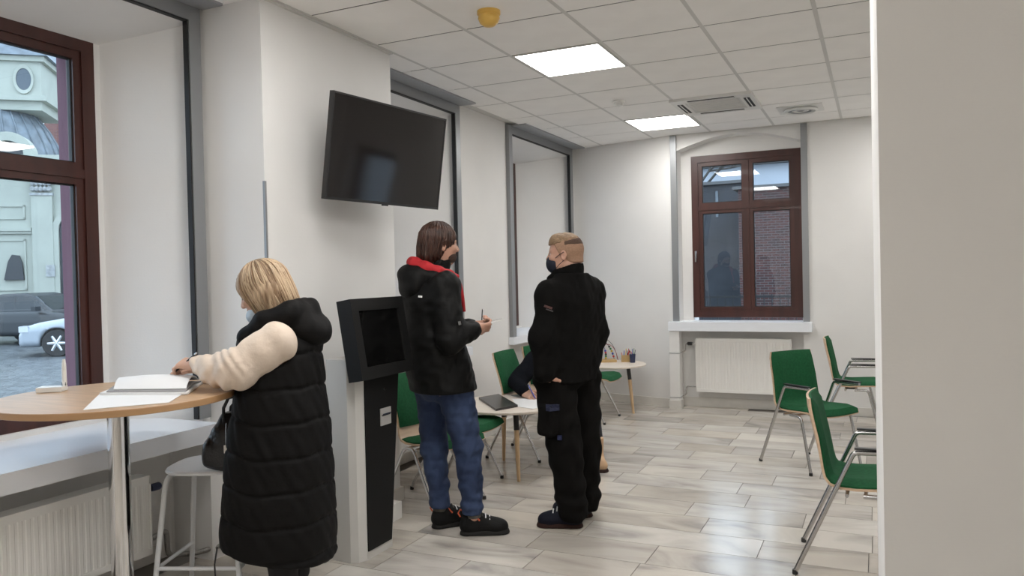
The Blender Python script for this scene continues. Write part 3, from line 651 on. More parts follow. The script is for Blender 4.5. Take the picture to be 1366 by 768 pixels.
# ================================================================== SIGNED-DISTANCE MODELLER (people, bag, cars)
class SDF:
    def __init__(s, lo, hi, h):
        s.h = h; s.lo = np.array(lo, np.float32); s.n = [int(math.ceil((b-a)/h))+1 for a, b in zip(lo, hi)]
        s.F = np.full(s.n, .08, np.float32)
        s.ax = [s.lo[i]+h*np.arange(s.n[i], dtype=np.float32) for i in range(3)]
    def _sl(s, lo, hi, m):
        r = []
        for i in range(3):
            a = int(max(0, math.floor((lo[i]-m-s.lo[i])/s.h))); b = int(min(s.n[i], math.ceil((hi[i]+m-s.lo[i])/s.h)+1)); r.append(slice(a, max(a+1, b)))
        return tuple(r)
    def _grid(s, sl): return np.meshgrid(s.ax[0][sl[0]], s.ax[1][sl[1]], s.ax[2][sl[2]], indexing='ij', sparse=True)
    def put(s, lo, hi, fn, k=.0, op='u', m=.075):
        sl = s._sl(lo, hi, m); X, Y, Z = s._grid(sl); d = fn(X, Y, Z); A = s.F[sl]
        if op == 'u':
            if k > 0:
                q = np.maximum(k-np.abs(A-d), 0)/k; s.F[sl] = np.minimum(A, d)-q*q*k*.25
            else: s.F[sl] = np.minimum(A, d)
        elif op == 's':
            d = -d
            if k > 0:
                q = np.maximum(k-np.abs(A-d), 0)/k; s.F[sl] = np.maximum(A, d)+q*q*k*.25
            else: s.F[sl] = np.maximum(A, d)
        return s
    def cap(s, a, b, ra, rb, k=.02, op='u', flat=None, fs=1.0, wob=None):
        a = np.array(a, float); b = np.array(b, float); ab = b-a; L2 = float(ab@ab)+1e-9; m = max(ra, rb)*max(1, 1/fs)
        lo = np.minimum(a, b)-m; hi = np.maximum(a, b)+m
        def fn(X, Y, Z):
            px, py, pz = X-a[0], Y-a[1], Z-a[2]
            t = np.clip((px*ab[0]+py*ab[1]+pz*ab[2])/L2, 0, 1)
            dx, dy, dz = px-t*ab[0], py-t*ab[1], pz-t*ab[2]
            if flat is not None:
                w = dx*flat[0]+dy*flat[1]+dz*flat[2]; e = fs-1; dx = dx+e*w*flat[0]; dy = dy+e*w*flat[1]; dz = dz+e*w*flat[2]
            d = np.sqrt(dx*dx+dy*dy+dz*dz)-(ra+(rb-ra)*t)
            if wob: d = d+wob(X, Y, Z, t)
            return d
        return s.put(lo, hi, fn, k, op)
    def chain(s, pts, rs, k=.02, **kw):
        for i in range(len(pts)-1): s.cap(pts[i], pts[i+1], rs[i], rs[i+1], k, **kw)
        return s
    def ell(s, c, r, Rm=None, k=.02, op='u', wob=None):
        c = np.array(c, float); r = np.array(r, float); m = float(r.max()); Rm = np.eye(3) if Rm is None else np.array(Rm, float); rm = float(r.min())
        def fn(X, Y, Z):
            px, py, pz = X-c[0], Y-c[1], Z-c[2]
            q = [(px*Rm[0, i]+py*Rm[1, i]+pz*Rm[2, i])/r[i] for i in range(3)]
            k0 = np.sqrt(q[0]**2+q[1]**2+q[2]**2)+1e-6; k1 = np.sqrt((q[0]/r[0])**2+(q[1]/r[1])**2+(q[2]/r[2])**2)+1e-6
            d = k0*(k0-1)/k1
            if wob: d = d+wob(X, Y, Z, 0)
            return d
        return s.put(c-m, c+m, fn, k, op)
    def loft(s, rows, k=.02, op='u', wob=None, pw=2.0, ang=0.0):
        """rows (z, cx, cy, rx, ry) upward; section turned by ang about z"""
        rows = sorted(rows); z = np.array([q[0] for q in rows]); V = [np.array([q[i] for q in rows]) for i in range(1, 5)]
        mr = max(V[2].max(), V[3].max()); lo = (V[0].min()-mr, V[1].min()-mr, z[0]); hi = (V[0].max()+mr, V[1].max()+mr, z[-1])
        ca_, sa_ = math.cos(ang), math.sin(ang)
        def fn(X, Y, Z):
            # smooth (cosine) interpolation of the sections
            zz = np.clip(Z, z[0], z[-1]); cx, cy, rx, ry = [np.interp(zz, z, v).astype(np.float32) for v in V]
            dx, dy = X-cx, Y-cy; ux = (dx*ca_+dy*sa_)/rx; uy = (-dx*sa_+dy*ca_)/ry
            q = (np.abs(ux)**pw+np.abs(uy)**pw)**(1/pw); d = (q-1)*np.minimum(rx, ry)
            d = np.maximum(d, np.maximum(z[0]-Z, Z-z[-1]))
            if wob: d = d+wob(X, Y, Z, np.arctan2(uy, ux))
            return d
        return s.put(lo, hi, fn, k, op)
    def box(s, c, hs, rr, Rm=None, k=.0, op='u', taper=None):
        c = np.array(c, float); hs = np.array(hs, float); Rm = np.eye(3) if Rm is None else np.array(Rm, float); m = float(np.linalg.norm(hs))
        def fn(X, Y, Z):
            px, py, pz = X-c[0], Y-c[1], Z-c[2]
            q = [np.abs(px*Rm[0, i]+py*Rm[1, i]+pz*Rm[2, i])-hs[i]+rr for i in range(3)]
            return np.sqrt(np.maximum(q[0], 0)**2+np.maximum(q[1], 0)**2+np.maximum(q[2], 0)**2)+np.minimum(np.maximum(np.maximum(q[0], q[1]), q[2]), 0)-rr
        return s.put(c-m, c+m, fn, k, op)
    def half(s, n, d0, k=.0):
        """keep the side where p.n < d0"""
        X, Y, Z = s._grid((slice(None),)*3); d = X*n[0]+Y*n[1]+Z*n[2]-d0
        if k > 0: q = np.maximum(k-np.abs(s.F-d), 0)/k; s.F = np.maximum(s.F, d)+q*q*k*.25
        else: s.F = np.maximum(s.F, d)
        return s
    def warp(s, fn):
        X, Y, Z = s._grid((slice(None),)*3); s.F = s.F+fn(X, Y, Z).astype(np.float32); return s
    def nets(s):
        F = s.F; S = F < 0; nx, ny, nz = F.shape
        cnt = np.zeros((nx-1, ny-1, nz-1), np.uint8)
        for i in (0, 1):
            for j in (0, 1):
                for k in (0, 1): cnt += S[i:nx-1+i, j:ny-1+j, k:nz-1+k]
        act = np.argwhere((cnt > 0) & (cnt < 8)); idx = np.full(cnt.shape, -1, np.int32); idx[tuple(act.T)] = np.arange(len(act))
        c = {}
        for i in (0, 1):
            for j in (0, 1):
                for k in (0, 1): c[i, j, k] = F[act[:, 0]+i, act[:, 1]+j, act[:, 2]+k]
        acc = np.zeros((len(act), 3)); num = np.zeros(len(act)); keys = list(c)
        for a in keys:
            for ax in range(3):
                if a[ax]: continue
                b_ = list(a); b_[ax] = 1; b_ = tuple(b_); fa, fb = c[a], c[b_]; x = (fa < 0) != (fb < 0)
                t = np.where(x, fa/np.where(x, fa-fb, 1), 0); p = np.zeros((len(act), 3)); p += a; p[:, ax] += t
                acc += p*x[:, None]; num += x
        V = s.lo+(act+acc/num[:, None])*s.h
        Q = []
        for ax in range(3):
            sl0 = [slice(None)]*3; sl1 = [slice(None)]*3; sl0[ax] = slice(0, -1); sl1[ax] = slice(1, None)
            e = S[tuple(sl0)] != S[tuple(sl1)]; o1, o2 = [(1, 2), (2, 0), (0, 1)][ax]
            P = np.argwhere(e); ok = (P[:, o1] > 0) & (P[:, o2] > 0) & (P[:, o1] < F.shape[o1]-1) & (P[:, o2] < F.shape[o2]-1); P = P[ok]
            ins = S[tuple(P.T)]
            def ix(d1, d2): q = P.copy(); q[:, o1] -= d1; q[:, o2] -= d2; return idx[tuple(q.T)]
            q = np.stack([ix(1, 1), ix(0, 1), ix(0, 0), ix(1, 0)], 1); q[~ins] = q[~ins][:, ::-1]; Q.append(q)
        return V.astype(np.float32), np.concatenate(Q)
def quads_obj(name, V, Q, m, parent=None):
    used = np.unique(Q); mp = np.full(len(V), -1, np.int64); mp[used] = np.arange(len(used)); V = V[used]; Q = mp[Q]
    me = bpy.data.meshes.new(name); me.vertices.add(len(V)); me.vertices.foreach_set('co', V.astype(np.float32).ravel())
    me.loops.add(len(Q)*4); me.loops.foreach_set('vertex_index', Q.astype(np.int32).ravel()); me.polygons.add(len(Q))
    me.polygons.foreach_set('loop_start', np.arange(0, len(Q)*4, 4, dtype=np.int32)); me.polygons.foreach_set('use_smooth', np.ones(len(Q), bool))
    me.update(calc_edges=True); me.validate(); me.materials.append(M[m] if isinstance(m, str) else m)
    o = bpy.data.objects.new(name, me); COL.objects.link(o)
    if parent: o.parent = parent
    return o
def build(S, name, m, parent=None): V, Q = S.nets(); return quads_obj(name, V, Q, m, parent)
def rot(yaw, pitch=0.0, roll=0.0):
    """columns: forward, left, up; yaw about z, pitch positive looks down"""
    return np.array(Matrix.Rotation(yaw, 3, 'Z') @ Matrix.Rotation(pitch, 3, 'Y') @ Matrix.Rotation(roll, 3, 'X'))
def fold(amp, fx, fy, fz, ph=0.0):
    return lambda X, Y, Z, t=0: amp*(np.sin(fx*X+fy*Y+fz*Z+ph+1.7*np.sin(.6*fz*X-.5*fx*Z+.7*fy*Y))*.6+.4*np.sin(1.7*fz*X+.9*fx*Y-1.3*fx*Z+2*ph))
def head_parts(S, c, Rm, sc=1.0, jaw=1.0):
    """skull, jaw, nose, ears, eye sockets around head centre c (mid-height)"""
    P = lambda x, y, z: np.array(c)+Rm @ (np.array((x, y, z))*sc)
    S.ell(P(-.008, 0, .028), np.array((.098, .076, .092))*sc, Rm, .01)
    S.ell(P(.028, 0, -.045), np.array((.062, .056*jaw, .068))*sc, Rm, .03)
    S.ell(P(.052, 0, -.088), np.array((.026, .026*jaw, .020))*sc, Rm, .03)
    S.ell(P(.066, 0, .018), np.array((.022, .055, .012))*sc, Rm, .02)
    S.cap(P(.086, 0, .012), P(.104, 0, -.026), .009*sc, .0125*sc, .014)
    for y in (-.012, .012): S.ell(P(.094, y, -.03), np.array((.011, .008, .007))*sc, Rm, .008)
    S.ell(P(.086, 0, -.052), np.array((.009, .022, .0055))*sc, Rm, .006); S.ell(P(.083, 0, -.063), np.array((.010, .019, .006))*sc, Rm, .006)
    for y in (-1, 1):
        S.ell(P(.092, y*.032, .0), np.array((.016, .017, .011))*sc, Rm, .012, 's')
        S.ell(P(.064, y*.042, -.022), np.array((.022, .02, .018))*sc, Rm, .02)
        S.ell(P(-.008, y*.076, -.008), np.array((.017, .008, .031))*sc, rot(0) if False else Rm, .006); S.ell(P(-.003, y*.084, -.006), np.array((.008, .006, .018))*sc, Rm, .004, 's')
    return P
def hand_parts(S, w, f, n, side, curl=(.5, .5, .5, .5), thumb=.6, sc=1.0, spread=.006):
    """w wrist, f finger direction, n back of hand, thumb towards side*(f x n)"""
    f = np.array(f, float); f /= np.linalg.norm(f); n = np.array(n, float); n -= f*(n@f); n /= np.linalg.norm(n); l = np.cross(f, n)*side
    w = np.array(w, float)
    S.cap(w-f*.03, w+f*.02, .024*sc, .026*sc, .02, flat=n, fs=1.25)
    for t in (-.026, -.008, .01, .028): S.cap(w+f*.015*sc+l*t*.75*sc, w+f*.086*sc+l*t*sc, .0145*sc, .0125*sc, .014)
    L = ((.040, .024, .019), (.045, .028, .020), (.042, .026, .019), (.033, .020, .017))
    for q in range(4):
        t = .030-.0195*q; p = w+f*.088*sc+l*t*sc; ang = 0.0
        for j in range(3):
            ang += curl[q]*(.9 if j == 0 else 1.1); d = f*math.cos(ang)-n*math.sin(ang)+l*spread*(1.5-q)*3*math.cos(ang); e = p+d*L[q][j]*sc
            S.cap(p, e, (.0092-.0006*j)*sc, (.0088-.0008*j)*sc, .004); p = e
    p = w+f*.022*sc+l*.028*sc
    for j, (ln, a) in enumerate(((.042, .75), (.034, .45), (.026, .25))):
        d = f*math.cos(a)+l*math.sin(a)-n*thumb*(.5+.35*j); d /= np.linalg.norm(d); e = p+d*ln*sc
        S.cap(p, e, (.0135-.002*j)*sc, (.0115-.0018*j)*sc, .010); p = e
def eyes(o, P, sc=1.0):
    for y in (-1, 1):
        c = P(.0745, y*.032, .0); B().lathe([(0, -.011), (.0078, -.0078), (.011, 0), (.0078, .0078), (0, .011)], 12, tuple(c)).out('eye', 'eye', o, 'all')
        c = P(.0835, y*.032, .0); B().lathe([(0, -.0045), (.0033, -.0033), (.0045, 0), (.0033, .0033), (0, .0045)], 10, tuple(c)).out('iris', 'blackpl', o, 'all')
def strands(name, m, parent, roots, r=.0035):
    b = B()
    for pts, rr in roots: b.tube(pts, rr, 5)
    return b.out(name, m, parent, 'all')
EX_, YAW = None, .438171
def person_root(S, name_mat, loc, label):
    o = build(S, 'person', name_mat); o.location = loc; o.rotation_euler.z = YAW; return tag(o, label, 'person')
# ================================================================== PEOPLE  (local frame of each: x along the camera's right, y away, z up)
def shoe(parent, heel, toe, m_up, m_sole, lace=None):
    h = np.array((*heel, 0.)); t = np.array((*toe, 0.)); d = t-h; L = np.linalg.norm(d); d /= L; z = np.array((0, 0, 1.)); sd = np.array((-d[1], d[0], 0))
    lo = np.minimum(h, t)-.09; hi = np.maximum(h, t)+.09; lo[2] = -.01; hi[2] = .17
    S = SDF(lo, hi, .005)
    S.cap(h+d*.048+z*.05, t-d*.048+z*.036, .043, .040, .0); S.ell(h+d*(L-.075)+z*.044, (.05, .05, .034), None, .02)
    S.cap(h+d*.055+z*.06, h+d*.06+z*.115, .043, .040, .03); S.cap(h+d*.085+z*.098, t-d*.09+z*.050, .037, .034, .03)
    S.half((0, 0, -1), -.018); S.half((0, 0, 1), .128, .01); o = build(S, 'shoe', m_up, parent)
    S = SDF(lo, hi, .005); S.cap(h+d*.046, t-d*.045, .044, .044, 0); S.cap(h+d*L*.5, t-d*.06, .042, .047, .02); S.half((0, 0, 1), .030, .006); S.half((0, 0, -1), -.001, .004)
    build(S, 'sole', m_sole, o)
    if lace:
        for q in range(4):
            p = h+d*(.105+.022*q)+z*(.134-.0115*q); B().tube([p-sd*.030-z*.014, p+z*.002, p+sd*.030-z*.014], .0035, 6).out('lace', 'paper' if q > 1 else 'blackpl', o, True)
        p = h+d*.008+z*.10; B().tube([p, p+z*.02-d*.012, p+z*.04, p+z*.03+d*.02], .0045, 6).out('heel_loop', lace, o, True)
        for s in (-1, 1): B().tube([h+d*.09+sd*s*.034+z*.115, h+d*.115+sd*s*.040+z*.085], .005, 6).out('lace_eyelet', lace, o, True)
    return o
def tubeleg(parent, name, m, joints, h=.007, pelvis=None, wob=None, zmin=None, extra=None):
    A = np.array([p for ch_ in joints for p, r in ch_]); rm = .16
    S = SDF(A.min(0)-rm, A.max(0)+rm, h)
    if pelvis: S.ell(pelvis[0], pelvis[1], pelvis[2] if len(pelvis) > 2 else None, .05)
    for ch_ in joints: S.chain([p for p, r in ch_], [r for p, r in ch_], .025)
    if extra: extra(S)
    if wob: S.warp(wob)
    if zmin is not None: S.half((0, 0, -1), -zmin, .006)
    return build(S, name, m, parent), S
def surf_y(S, x, z):
    i = int(round((x-S.lo[0])/S.h)); k = int(round((z-S.lo[2])/S.h)); c = np.nonzero(S.F[i, :, k] < 0)[0]
    return float(S.lo[1]+S.h*c[0]) if len(c) else 0.0
def patch(parent, name, m, S, x, z, w, h, tilt=0.0, t=.0012):
    """thin sewn patch following a garment's surface"""
    b = B(); nx, nz = 5, 3; F_, K = [], []
    for i in range(nx):
        rf, rk = [], []
        for j in range(nz):
            u = (i/(nx-1)-.5)*w; v = (j/(nz-1)-.5)*h; px = x+u*math.cos(tilt)-v*math.sin(tilt); pz = z+u*math.sin(tilt)+v*math.cos(tilt); y = surf_y(S, px, pz)
            rf.append(b.bm.verts.new((px, y-.012-t, pz))); rk.append(b.bm.verts.new((px, y+.004, pz)))
        F_.append(rf); K.append(rk)
    for i in range(nx-1):
        for j in range(nz-1):
            b.bm.faces.new((F_[i][j], F_[i+1][j], F_[i+1][j+1], F_[i][j+1])); b.bm.faces.new((K[i][j], K[i][j+1], K[i+1][j+1], K[i+1][j]))
    for i in range(nx-1):
        for j in (0, nz-1): b.bm.faces.new((F_[i][j], K[i][j], K[i+1][j], F_[i+1][j]))
    for j in range(nz-1):
        for i in (0, nx-1): b.bm.faces.new((F_[i][j], F_[i][j+1], K[i][j+1], K[i][j]))
    return b.out(name, m, parent)
# ------------------------------------------------------------------ woman in the long quilted vest
S = SDF((-.56, -.34, -.005), (.30, .34, 1.56), .0055)
Rw = rot(PI-.06, .34)
S.loft([(.70, 0, 0, .12, .15), (.95, 0, 0, .11, .13), (1.12, .02, 0, .11, .16), (1.18, .03, 0, .07, .10)], .03)
S.chain([(.035, 0, 1.15), (-.04, .004, 1.31)], [.055, .05], .03)
Pw = head_parts(S, (-.072, .006, 1.388), Rw, .98, .92)
for y in (-1, 1):
    S.chain([(0, y*.085, .72), (-.012, y*.085, .44), (.02, y*.09, .09)], [.085, .055, .038], .03); S.cap((.02, y*.09, .05), (-.11, y*.095, .035), .034, .03, .02)
S.chain([(.03, -.165, 1.17), (-.12, -.215, 1.072), (-.22, -.16, 1.068), (-.325, -.10, 1.085)], [.055, .042, .036, .026], .02)
S.chain([(-.0, .165, 1.16), (-.2, .20, 1.05), (-.36, .08, 1.052)], [.055, .042, .026], .02)
hand_parts(S, (-.325, -.10, 1.088), (-1, .34, .10), (-.05, -.45, 1), 1, (.55, .62, .66, .70), .75, .93)
hand_parts(S, (-.36, .08, 1.050), (-1, -.10, .04), (0, .1, 1), -1, (.25, .28, .3, .32), .3, .9)
woman = person_root(S, 'skin_w', (.426, -1.408, 0), 'blond woman in a long black quilted vest writing at the standing table')
eyes(woman, Pw)
def quilt(X, Y, Z, t):
    zz = Z+.014*np.cos(t*1.0)+.008*np.sin(3*t)+.004*np.sin(7*t+1); s = .142; q = np.abs((zz/s) % 1.0-.5)*s
    return .0085*np.exp(-((s*.5-q)/.008)**2)-.002*np.sin(PI*((zz/s) % 1.0))+.0022*np.sin(30*Z+9*t)*np.sin(7*t+3)+.0016*np.sin(64*Z+23*t+2)*np.sin(5*t)
S = SDF((-.36, -.36, .12), (.32, .36, 1.34), .007)
S.loft([(.10, -.025, 0, .243, .255), (.25, -.026, 0, .243, .258), (.37, -.024, 0, .241, .26), (.53, -.018, 0, .231, .255), (.70, -.014, 0, .220, .25), (.83, -.006, 0, .205, .242), (.96, -.002, 0, .185, .23), (1.09, .012, 0, .165, .205), (1.16, .03, 0, .15, .175), (1.21, .04, 0, .115, .14), (1.245, .045, 0, .07, .09)], .03, 'u', quilt, 2.2)
S.half((-.178, 0, -.984), -.262, .012)
S.cap((.03, -.30, 1.165), (.03, -.14, 1.165), .087, .08, .012, 's'); S.cap((.0, .30, 1.15), (.0, .14, 1.15), .087, .08, .012, 's')
vest = build(S, 'vest', 'coat', woman); Sv = S
patch(vest, 'logo', 'paper', S, .098, 1.15, .018, .02)
B().tube([(-.262, -.10, .31), (-.270, -.115, .24), (-.266, -.12, .17), (-.258, -.12, .145)], .0035, 6).out('drawstring', 'blackpl', vest, True)
B().box(-.268, -.246, -.128, -.114, .115, .148).bev(.003, 1).out('cord_stopper', 'blackpl', vest)
S = SDF((-.28, -.27, 1.04), (.32, .27, 1.42), .006)
fw_ = fold(.006, 30, 24, 26)
S.chain([(-.150, -.02, 1.160), (-.105, -.095, 1.205), (-.02, -.125, 1.265), (.075, -.105, 1.300), (.115, 0, 1.305), (.075, .105, 1.300), (-.02, .125, 1.265), (-.105, .095, 1.205), (-.150, .02, 1.160)], [.036, .042, .046, .052, .055, .052, .046, .042, .036], .02)
S.ell((.135, 0, 1.225), (.092, .135, .082), rot(0, .5), .04); S.ell((.10, 0, 1.30), (.055, .10, .04), rot(0, -.3), .03); S.warp(fw_)
S.cap((-.06, 0, 1.18), (-.06, 0, 1.45), .055, .095, .012, 's')
build(S, 'hood', 'coat', vest)
S = SDF((-.42, -.34, .93), (.14, .34, 1.30), .006)
S.chain([(.035, -.175, 1.180), (-.115, -.22, 1.078), (-.215, -.165, 1.074), (-.315, -.105, 1.086)], [.088, .080, .064, .043], .04)
S.chain([(.0, .17, 1.165), (-.20, .21, 1.075), (-.345, .085, 1.055)], [.08, .062, .040], .03)
S.warp(lambda X, Y, Z: .0030*np.sin(46*X+20*Y+30*Z+.6)+(.0042*np.sin(120*X+30*Y+60*Z+2*np.sin(30*Z+20*X))+.0025*np.sin(70*Z-95*X+1))*(1/(1+np.exp((X+.07)*60)))); S.half((0, 0, -1), -.990, .01)
build(S, 'sleeves', 'cream', woman)
# hair
S = SDF((-.26, -.17, 1.20), (.14, .18, 1.56), .0045); Rz_ = Rw[:, 2]; Rx_ = Rw[:, 0]; o0 = Pw(0, 0, 0)
S.ell(Pw(-.014, 0, .034), (.116, .097, .108), Rw, .01); S.ell(Pw(-.030, 0, -.010), (.104, .100, .085), Rw, .03)
S.cap(Pw(-.035, -.03, -.03), Pw(-.045, -.035, -.088), .066, .060, .03); S.cap(Pw(-.035, .03, -.03), Pw(-.045, .035, -.088), .066, .060, .03); S.cap(Pw(-.05, 0, -.02), Pw(-.065, 0, -.085), .070, .058, .03)
S.warp(lambda X, Y, Z: .0022*np.sin(36*np.arctan2(Y-.006, (X-o0[0])*Rx_[0]+(Z-o0[2])*Rx_[2])))
n_ = Rx_-.46*Rz_; S.half(tuple(n_), float(n_ @ o0)+.078, .014); S.half(tuple(-Rz_), float(-Rz_ @ o0)+.112, .01)
hair = build(S, 'hair', 'blond', woman)
rt = [[], []]; rnd = random.Random(3)
for q in range(260):
    th = rnd.uniform(-PI, PI); zb = -.118+.022*rnd.random(); pts = []; wv = rnd.uniform(-.12, .12); lift = rnd.uniform(.998, 1.022); top = rnd.uniform(0, .25)
    for j in range(11):
        f_ = top+(1-top)*j/10; g_ = min(1, f_/.55); a = PI*.5*g_; dn = max(0, (f_-.55)/.45); tw = th+wv*f_*2; rr = math.sin(a)*(1-.13*dn*dn)*lift
        pts.append((-.016-.020*dn+.117*rr*math.cos(tw), .099*rr*math.sin(tw), .034+.110*lift*math.cos(a)-(.034-zb)*dn))
    if max(p[0]-.46*p[2] for p in pts) > .083: continue
    rt[q % 3 == 0].append(([tuple(Pw(*(np.array(p)/.98))) for p in pts], [.0014, .0026, .003, .0032, .0033, .0033, .0032, .003, .0027, .002, .0008]))
strands('hair_strands', mat('blond_strand', (.50, .37, .24), .42, var=.1, vscale=6), hair, rt[0]); strands('hair_strands', mat('dark_blond_strand', (.26, .165, .095), .45, var=.15, vscale=6), hair, rt[1])
S = SDF((-.26, -.09, 1.20), (-.06, .10, 1.36), .0045); c_ = Pw(.060, 0, -.085)
S.ell(c_, (.046, .060, .040), Rw, 0); S.half((-Rw[2, 2]*0-Rw[0, 0]*0, 0, 1), float(Pw(.09, 0, -.045)[2]), .004); build(S, 'face_mask', 'maskw', woman)
tubeleg(woman, 'trousers', mat('charcoal_trousers', (.012, .012, .013), .9), [[((0, y*.085, .70), .10), ((-.012, y*.085, .44), .075), ((.02, y*.09, .13), .058)] for y in (-1, 1)], .008, ((0, 0, .73), (.13, .16, .10)), None, .10)
for y in (-1, 1): shoe(woman, (.075, y*.09), (-.165, y*.10), 'shoe', 'sole')
pn = tag(empty('pen', (0, 0, 0)), 'dark pen held in the blond woman\'s hand', 'pen'); wl_ = lambda x, y, z: (.426+x*.9055-y*.4243, -1.408+x*.4243+y*.9055, z)
a_, b_ = Vector(wl_(-.325, -.115, 1.137)), Vector(wl_(-.445, -.055, 1.052)); pn.location = b_
B().tube([(0, 0, 0), (a_-b_)*.06, (a_-b_)], [.001, .0042, .0045], 8).out('barrel', 'blackpl', pn, True); B().tube([(a_-b_)*.97, (a_-b_)*1.05], .0046, 8).out('cap', 'chrome_d', pn, True)
# handbag on the stool
bag = tag(empty('handbag', wl_(-.25, .02, .621)), 'black leather handbag standing on the white stool', 'handbag'); bag.rotation_euler.z = YAW
S = SDF((-.13, -.12, -.01), (.17, .14, .30), .006)
S.loft([(0.0, .035, 0, .115, .075), (.02, .035, 0, .125, .085), (.10, .035, 0, .12, .082), (.18, .045, 0, .10, .06), (.245, .05, 0, .075, .028)], .01, 'u', fold(.005, 28, 20, 34), 2.8)
S.ell((-.065, -.01, .075), (.038, .07, .075), rot(0, .15), .012); S.warp(fold(.002, 60, 50, 66)); S.half((0, 0, -1), -.001, .004)
build(S, 'body', 'leather', bag)
B().tube([(.0, -.04, .21), (.005, -.05, .27), (.03, -.055, .315), (.07, -.055, .32), (.10, -.045, .27), (.105, -.03, .21)], .0075, 8).out('handle', 'leather', bag, True)
B().tube([(.0, .03, .21), (.005, .04, .26), (.04, .045, .30), (.08, .045, .29), (.10, .03, .21)], .0075, 8).out('handle', 'leather', bag, True)
B().tube([(.03, -.088, .21), (.03, -.097, .12)], .004, 6).out('zip', 'chrome_d', bag, True); B().box(.022, .04, -.107, -.099, .085, .12).bev(.002, 1).out('zip_pull', 'chrome_d', bag, True)
# ------------------------------------------------------------------ man with the red-lined hood
ph = R(20); fd = np.array((math.cos(ph), math.sin(ph), 0)); lf = np.array((-math.sin(ph), math.cos(ph), 0))
S = SDF((-.36, -.36, -.005), (.38, .38, 1.78), .0055)
S.loft([(.78, -.03, 0, .12, .16), (1.0, -.06, 0, .11, .15), (1.30, -.08, 0, .12, .19), (1.42, -.075, 0, .06, .10)], .03, ang=ph)
S.chain([(-.075, 0, 1.38), (-.045, .008, 1.54)], [.062, .058], .03)
Rm_ = rot(.45, .02); Pm = head_parts(S, (-.028, .012, 1.622), Rm_, 1.03, 1.08)
S.chain([(.015, -.165, 1.38), (.045, -.25, 1.11), (.19, -.14, 1.15)], [.06, .045, .03], .02); S.chain([(-.15, .19, 1.38), (-.03, .24, 1.10), (.14, .075, 1.15)], [.06, .045, .03], .02)
hand_parts(S, (.180, -.145, 1.146), (.85, .5, .12), (.1, -.8, -.6), 1, (.8, .85, .9, .9), .7, .86)
hand_parts(S, (.145, .085, 1.150), (.85, -.25, .12), (.0, .7, -.7), -1, (.75, .8, .85, .85), .6, .86)
for hp, kn, an in (((-.096, .079, .80), (-.089, .053, .437), (-.058, .012, .10)), ((.04, -.07, .80), (.105, -.085, .49), (.137, -.13, .105))):
    S.chain([hp, kn, an], [.085, .055, .04], .03)
S.cap((-.058, .012, .05), (.07, .07, .035), .034, .03, .02); S.cap((.137, -.13, .05), (.27, -.115, .035), .034, .03, .02)
man = person_root(S, 'skin', (.561, -.188, 0), 'man in black jacket with red hood lining and blue jeans')
eyes(man, Pm, 1.03)
wr_ = fold(.007, 22, 18, 16)
S = SDF((-.42, -.40, .74), (.30, .40, 1.54), .007)
S.loft([(.72, -.025, 0, .185, .232), (.80, -.025, 0, .188, .235), (.96, -.055, 0, .182, .238), (1.14, -.085, 0, .160, .235), (1.30, -.10, 0, .150, .225), (1.39, -.10, 0, .130, .20), (1.45, -.09, 0, .10, .135), (1.50, -.075, 0, .085, .095)], .03, 'u', None, 2.15, ph)
S.chain([(.012, -.165, 1.385), (.045, -.25, 1.105), (.165, -.155, 1.142)], [.086, .072, .050], .035); S.chain([(-.155, .19, 1.385), (-.03, .24, 1.10), (.125, .09, 1.145)], [.086, .07, .050], .035)
S.warp(wr_); S.warp(fold(.0025, 70, 40, 60, 1.)); S.half((.02, 0, -1), -.795, .01)
S.cap((-.05, 0, 1.42), (-.045, 0, 1.56), .062, .075, .012, 's')
jk = build(S, 'jacket', 'jacket', man); patch(jk, 'logo', 'paper', S, -.122, 1.335, .022, .010, -.1); patch(jk, 'sleeve_logo', mat('grey_print', (.18, .18, .18), .6), S, .095, 1.19, .012, .02, .2)
S = SDF((-.32, -.24, 1.24), (.12, .26, 1.60), .006)
S.ell((-.175, -.055, 1.405), (.085, .155, .095), rot(ph, .2), .02); S.ell((-.185, -.05, 1.46), (.07, .13, .06), rot(ph, .3), .04)
S.chain([(-.12, -.13, 1.46), (-.05, -.14, 1.44), (.03, -.10, 1.41)], [.045, .038, .03], .03); S.warp(fold(.005, 30, 26, 34, 2))
S.cap((-.07, .0, 1.45), (-.04, .01, 1.65), .085, .10, .012, 's')
build(S, 'hood', 'jacket', jk)
S = SDF((-.30, -.24, 1.38), (.14, .20, 1.62), .005)
S.chain([(-.165, .10, 1.51), (-.185, .01, 1.525), (-.160, -.085, 1.518), (-.095, -.135, 1.492), (-.025, -.130, 1.468), (.03, -.09, 1.452), (.07, -.035, 1.440)], [.026, .029, .031, .031, .027, .022, .014], .03)
S.cap((-.07, .0, 1.42), (-.035, .01, 1.66), .082, .112, .012, 's'); build(S, 'hood_lining', 'red', jk)
B().tube(arcpts([(.062, -.04, 1.445), (.085, -.015, 1.40), (.098, -.03, 1.33), (.105, -.04, 1.24)], .03, 4), .010, 8).out('zip_placket', 'red', jk, True)
S = SDF((-.19, -.14, 1.38), (.10, .15, 1.58), .006); S.loft([(1.40, -.065, 0, .088, .088), (1.47, -.052, .004, .079, .079), (1.535, -.038, .008, .073, .072)], 0, ang=ph); S.warp(fold(.004, 40, 40, 60)); build(S, 'neck_warmer', 'jacket', man)
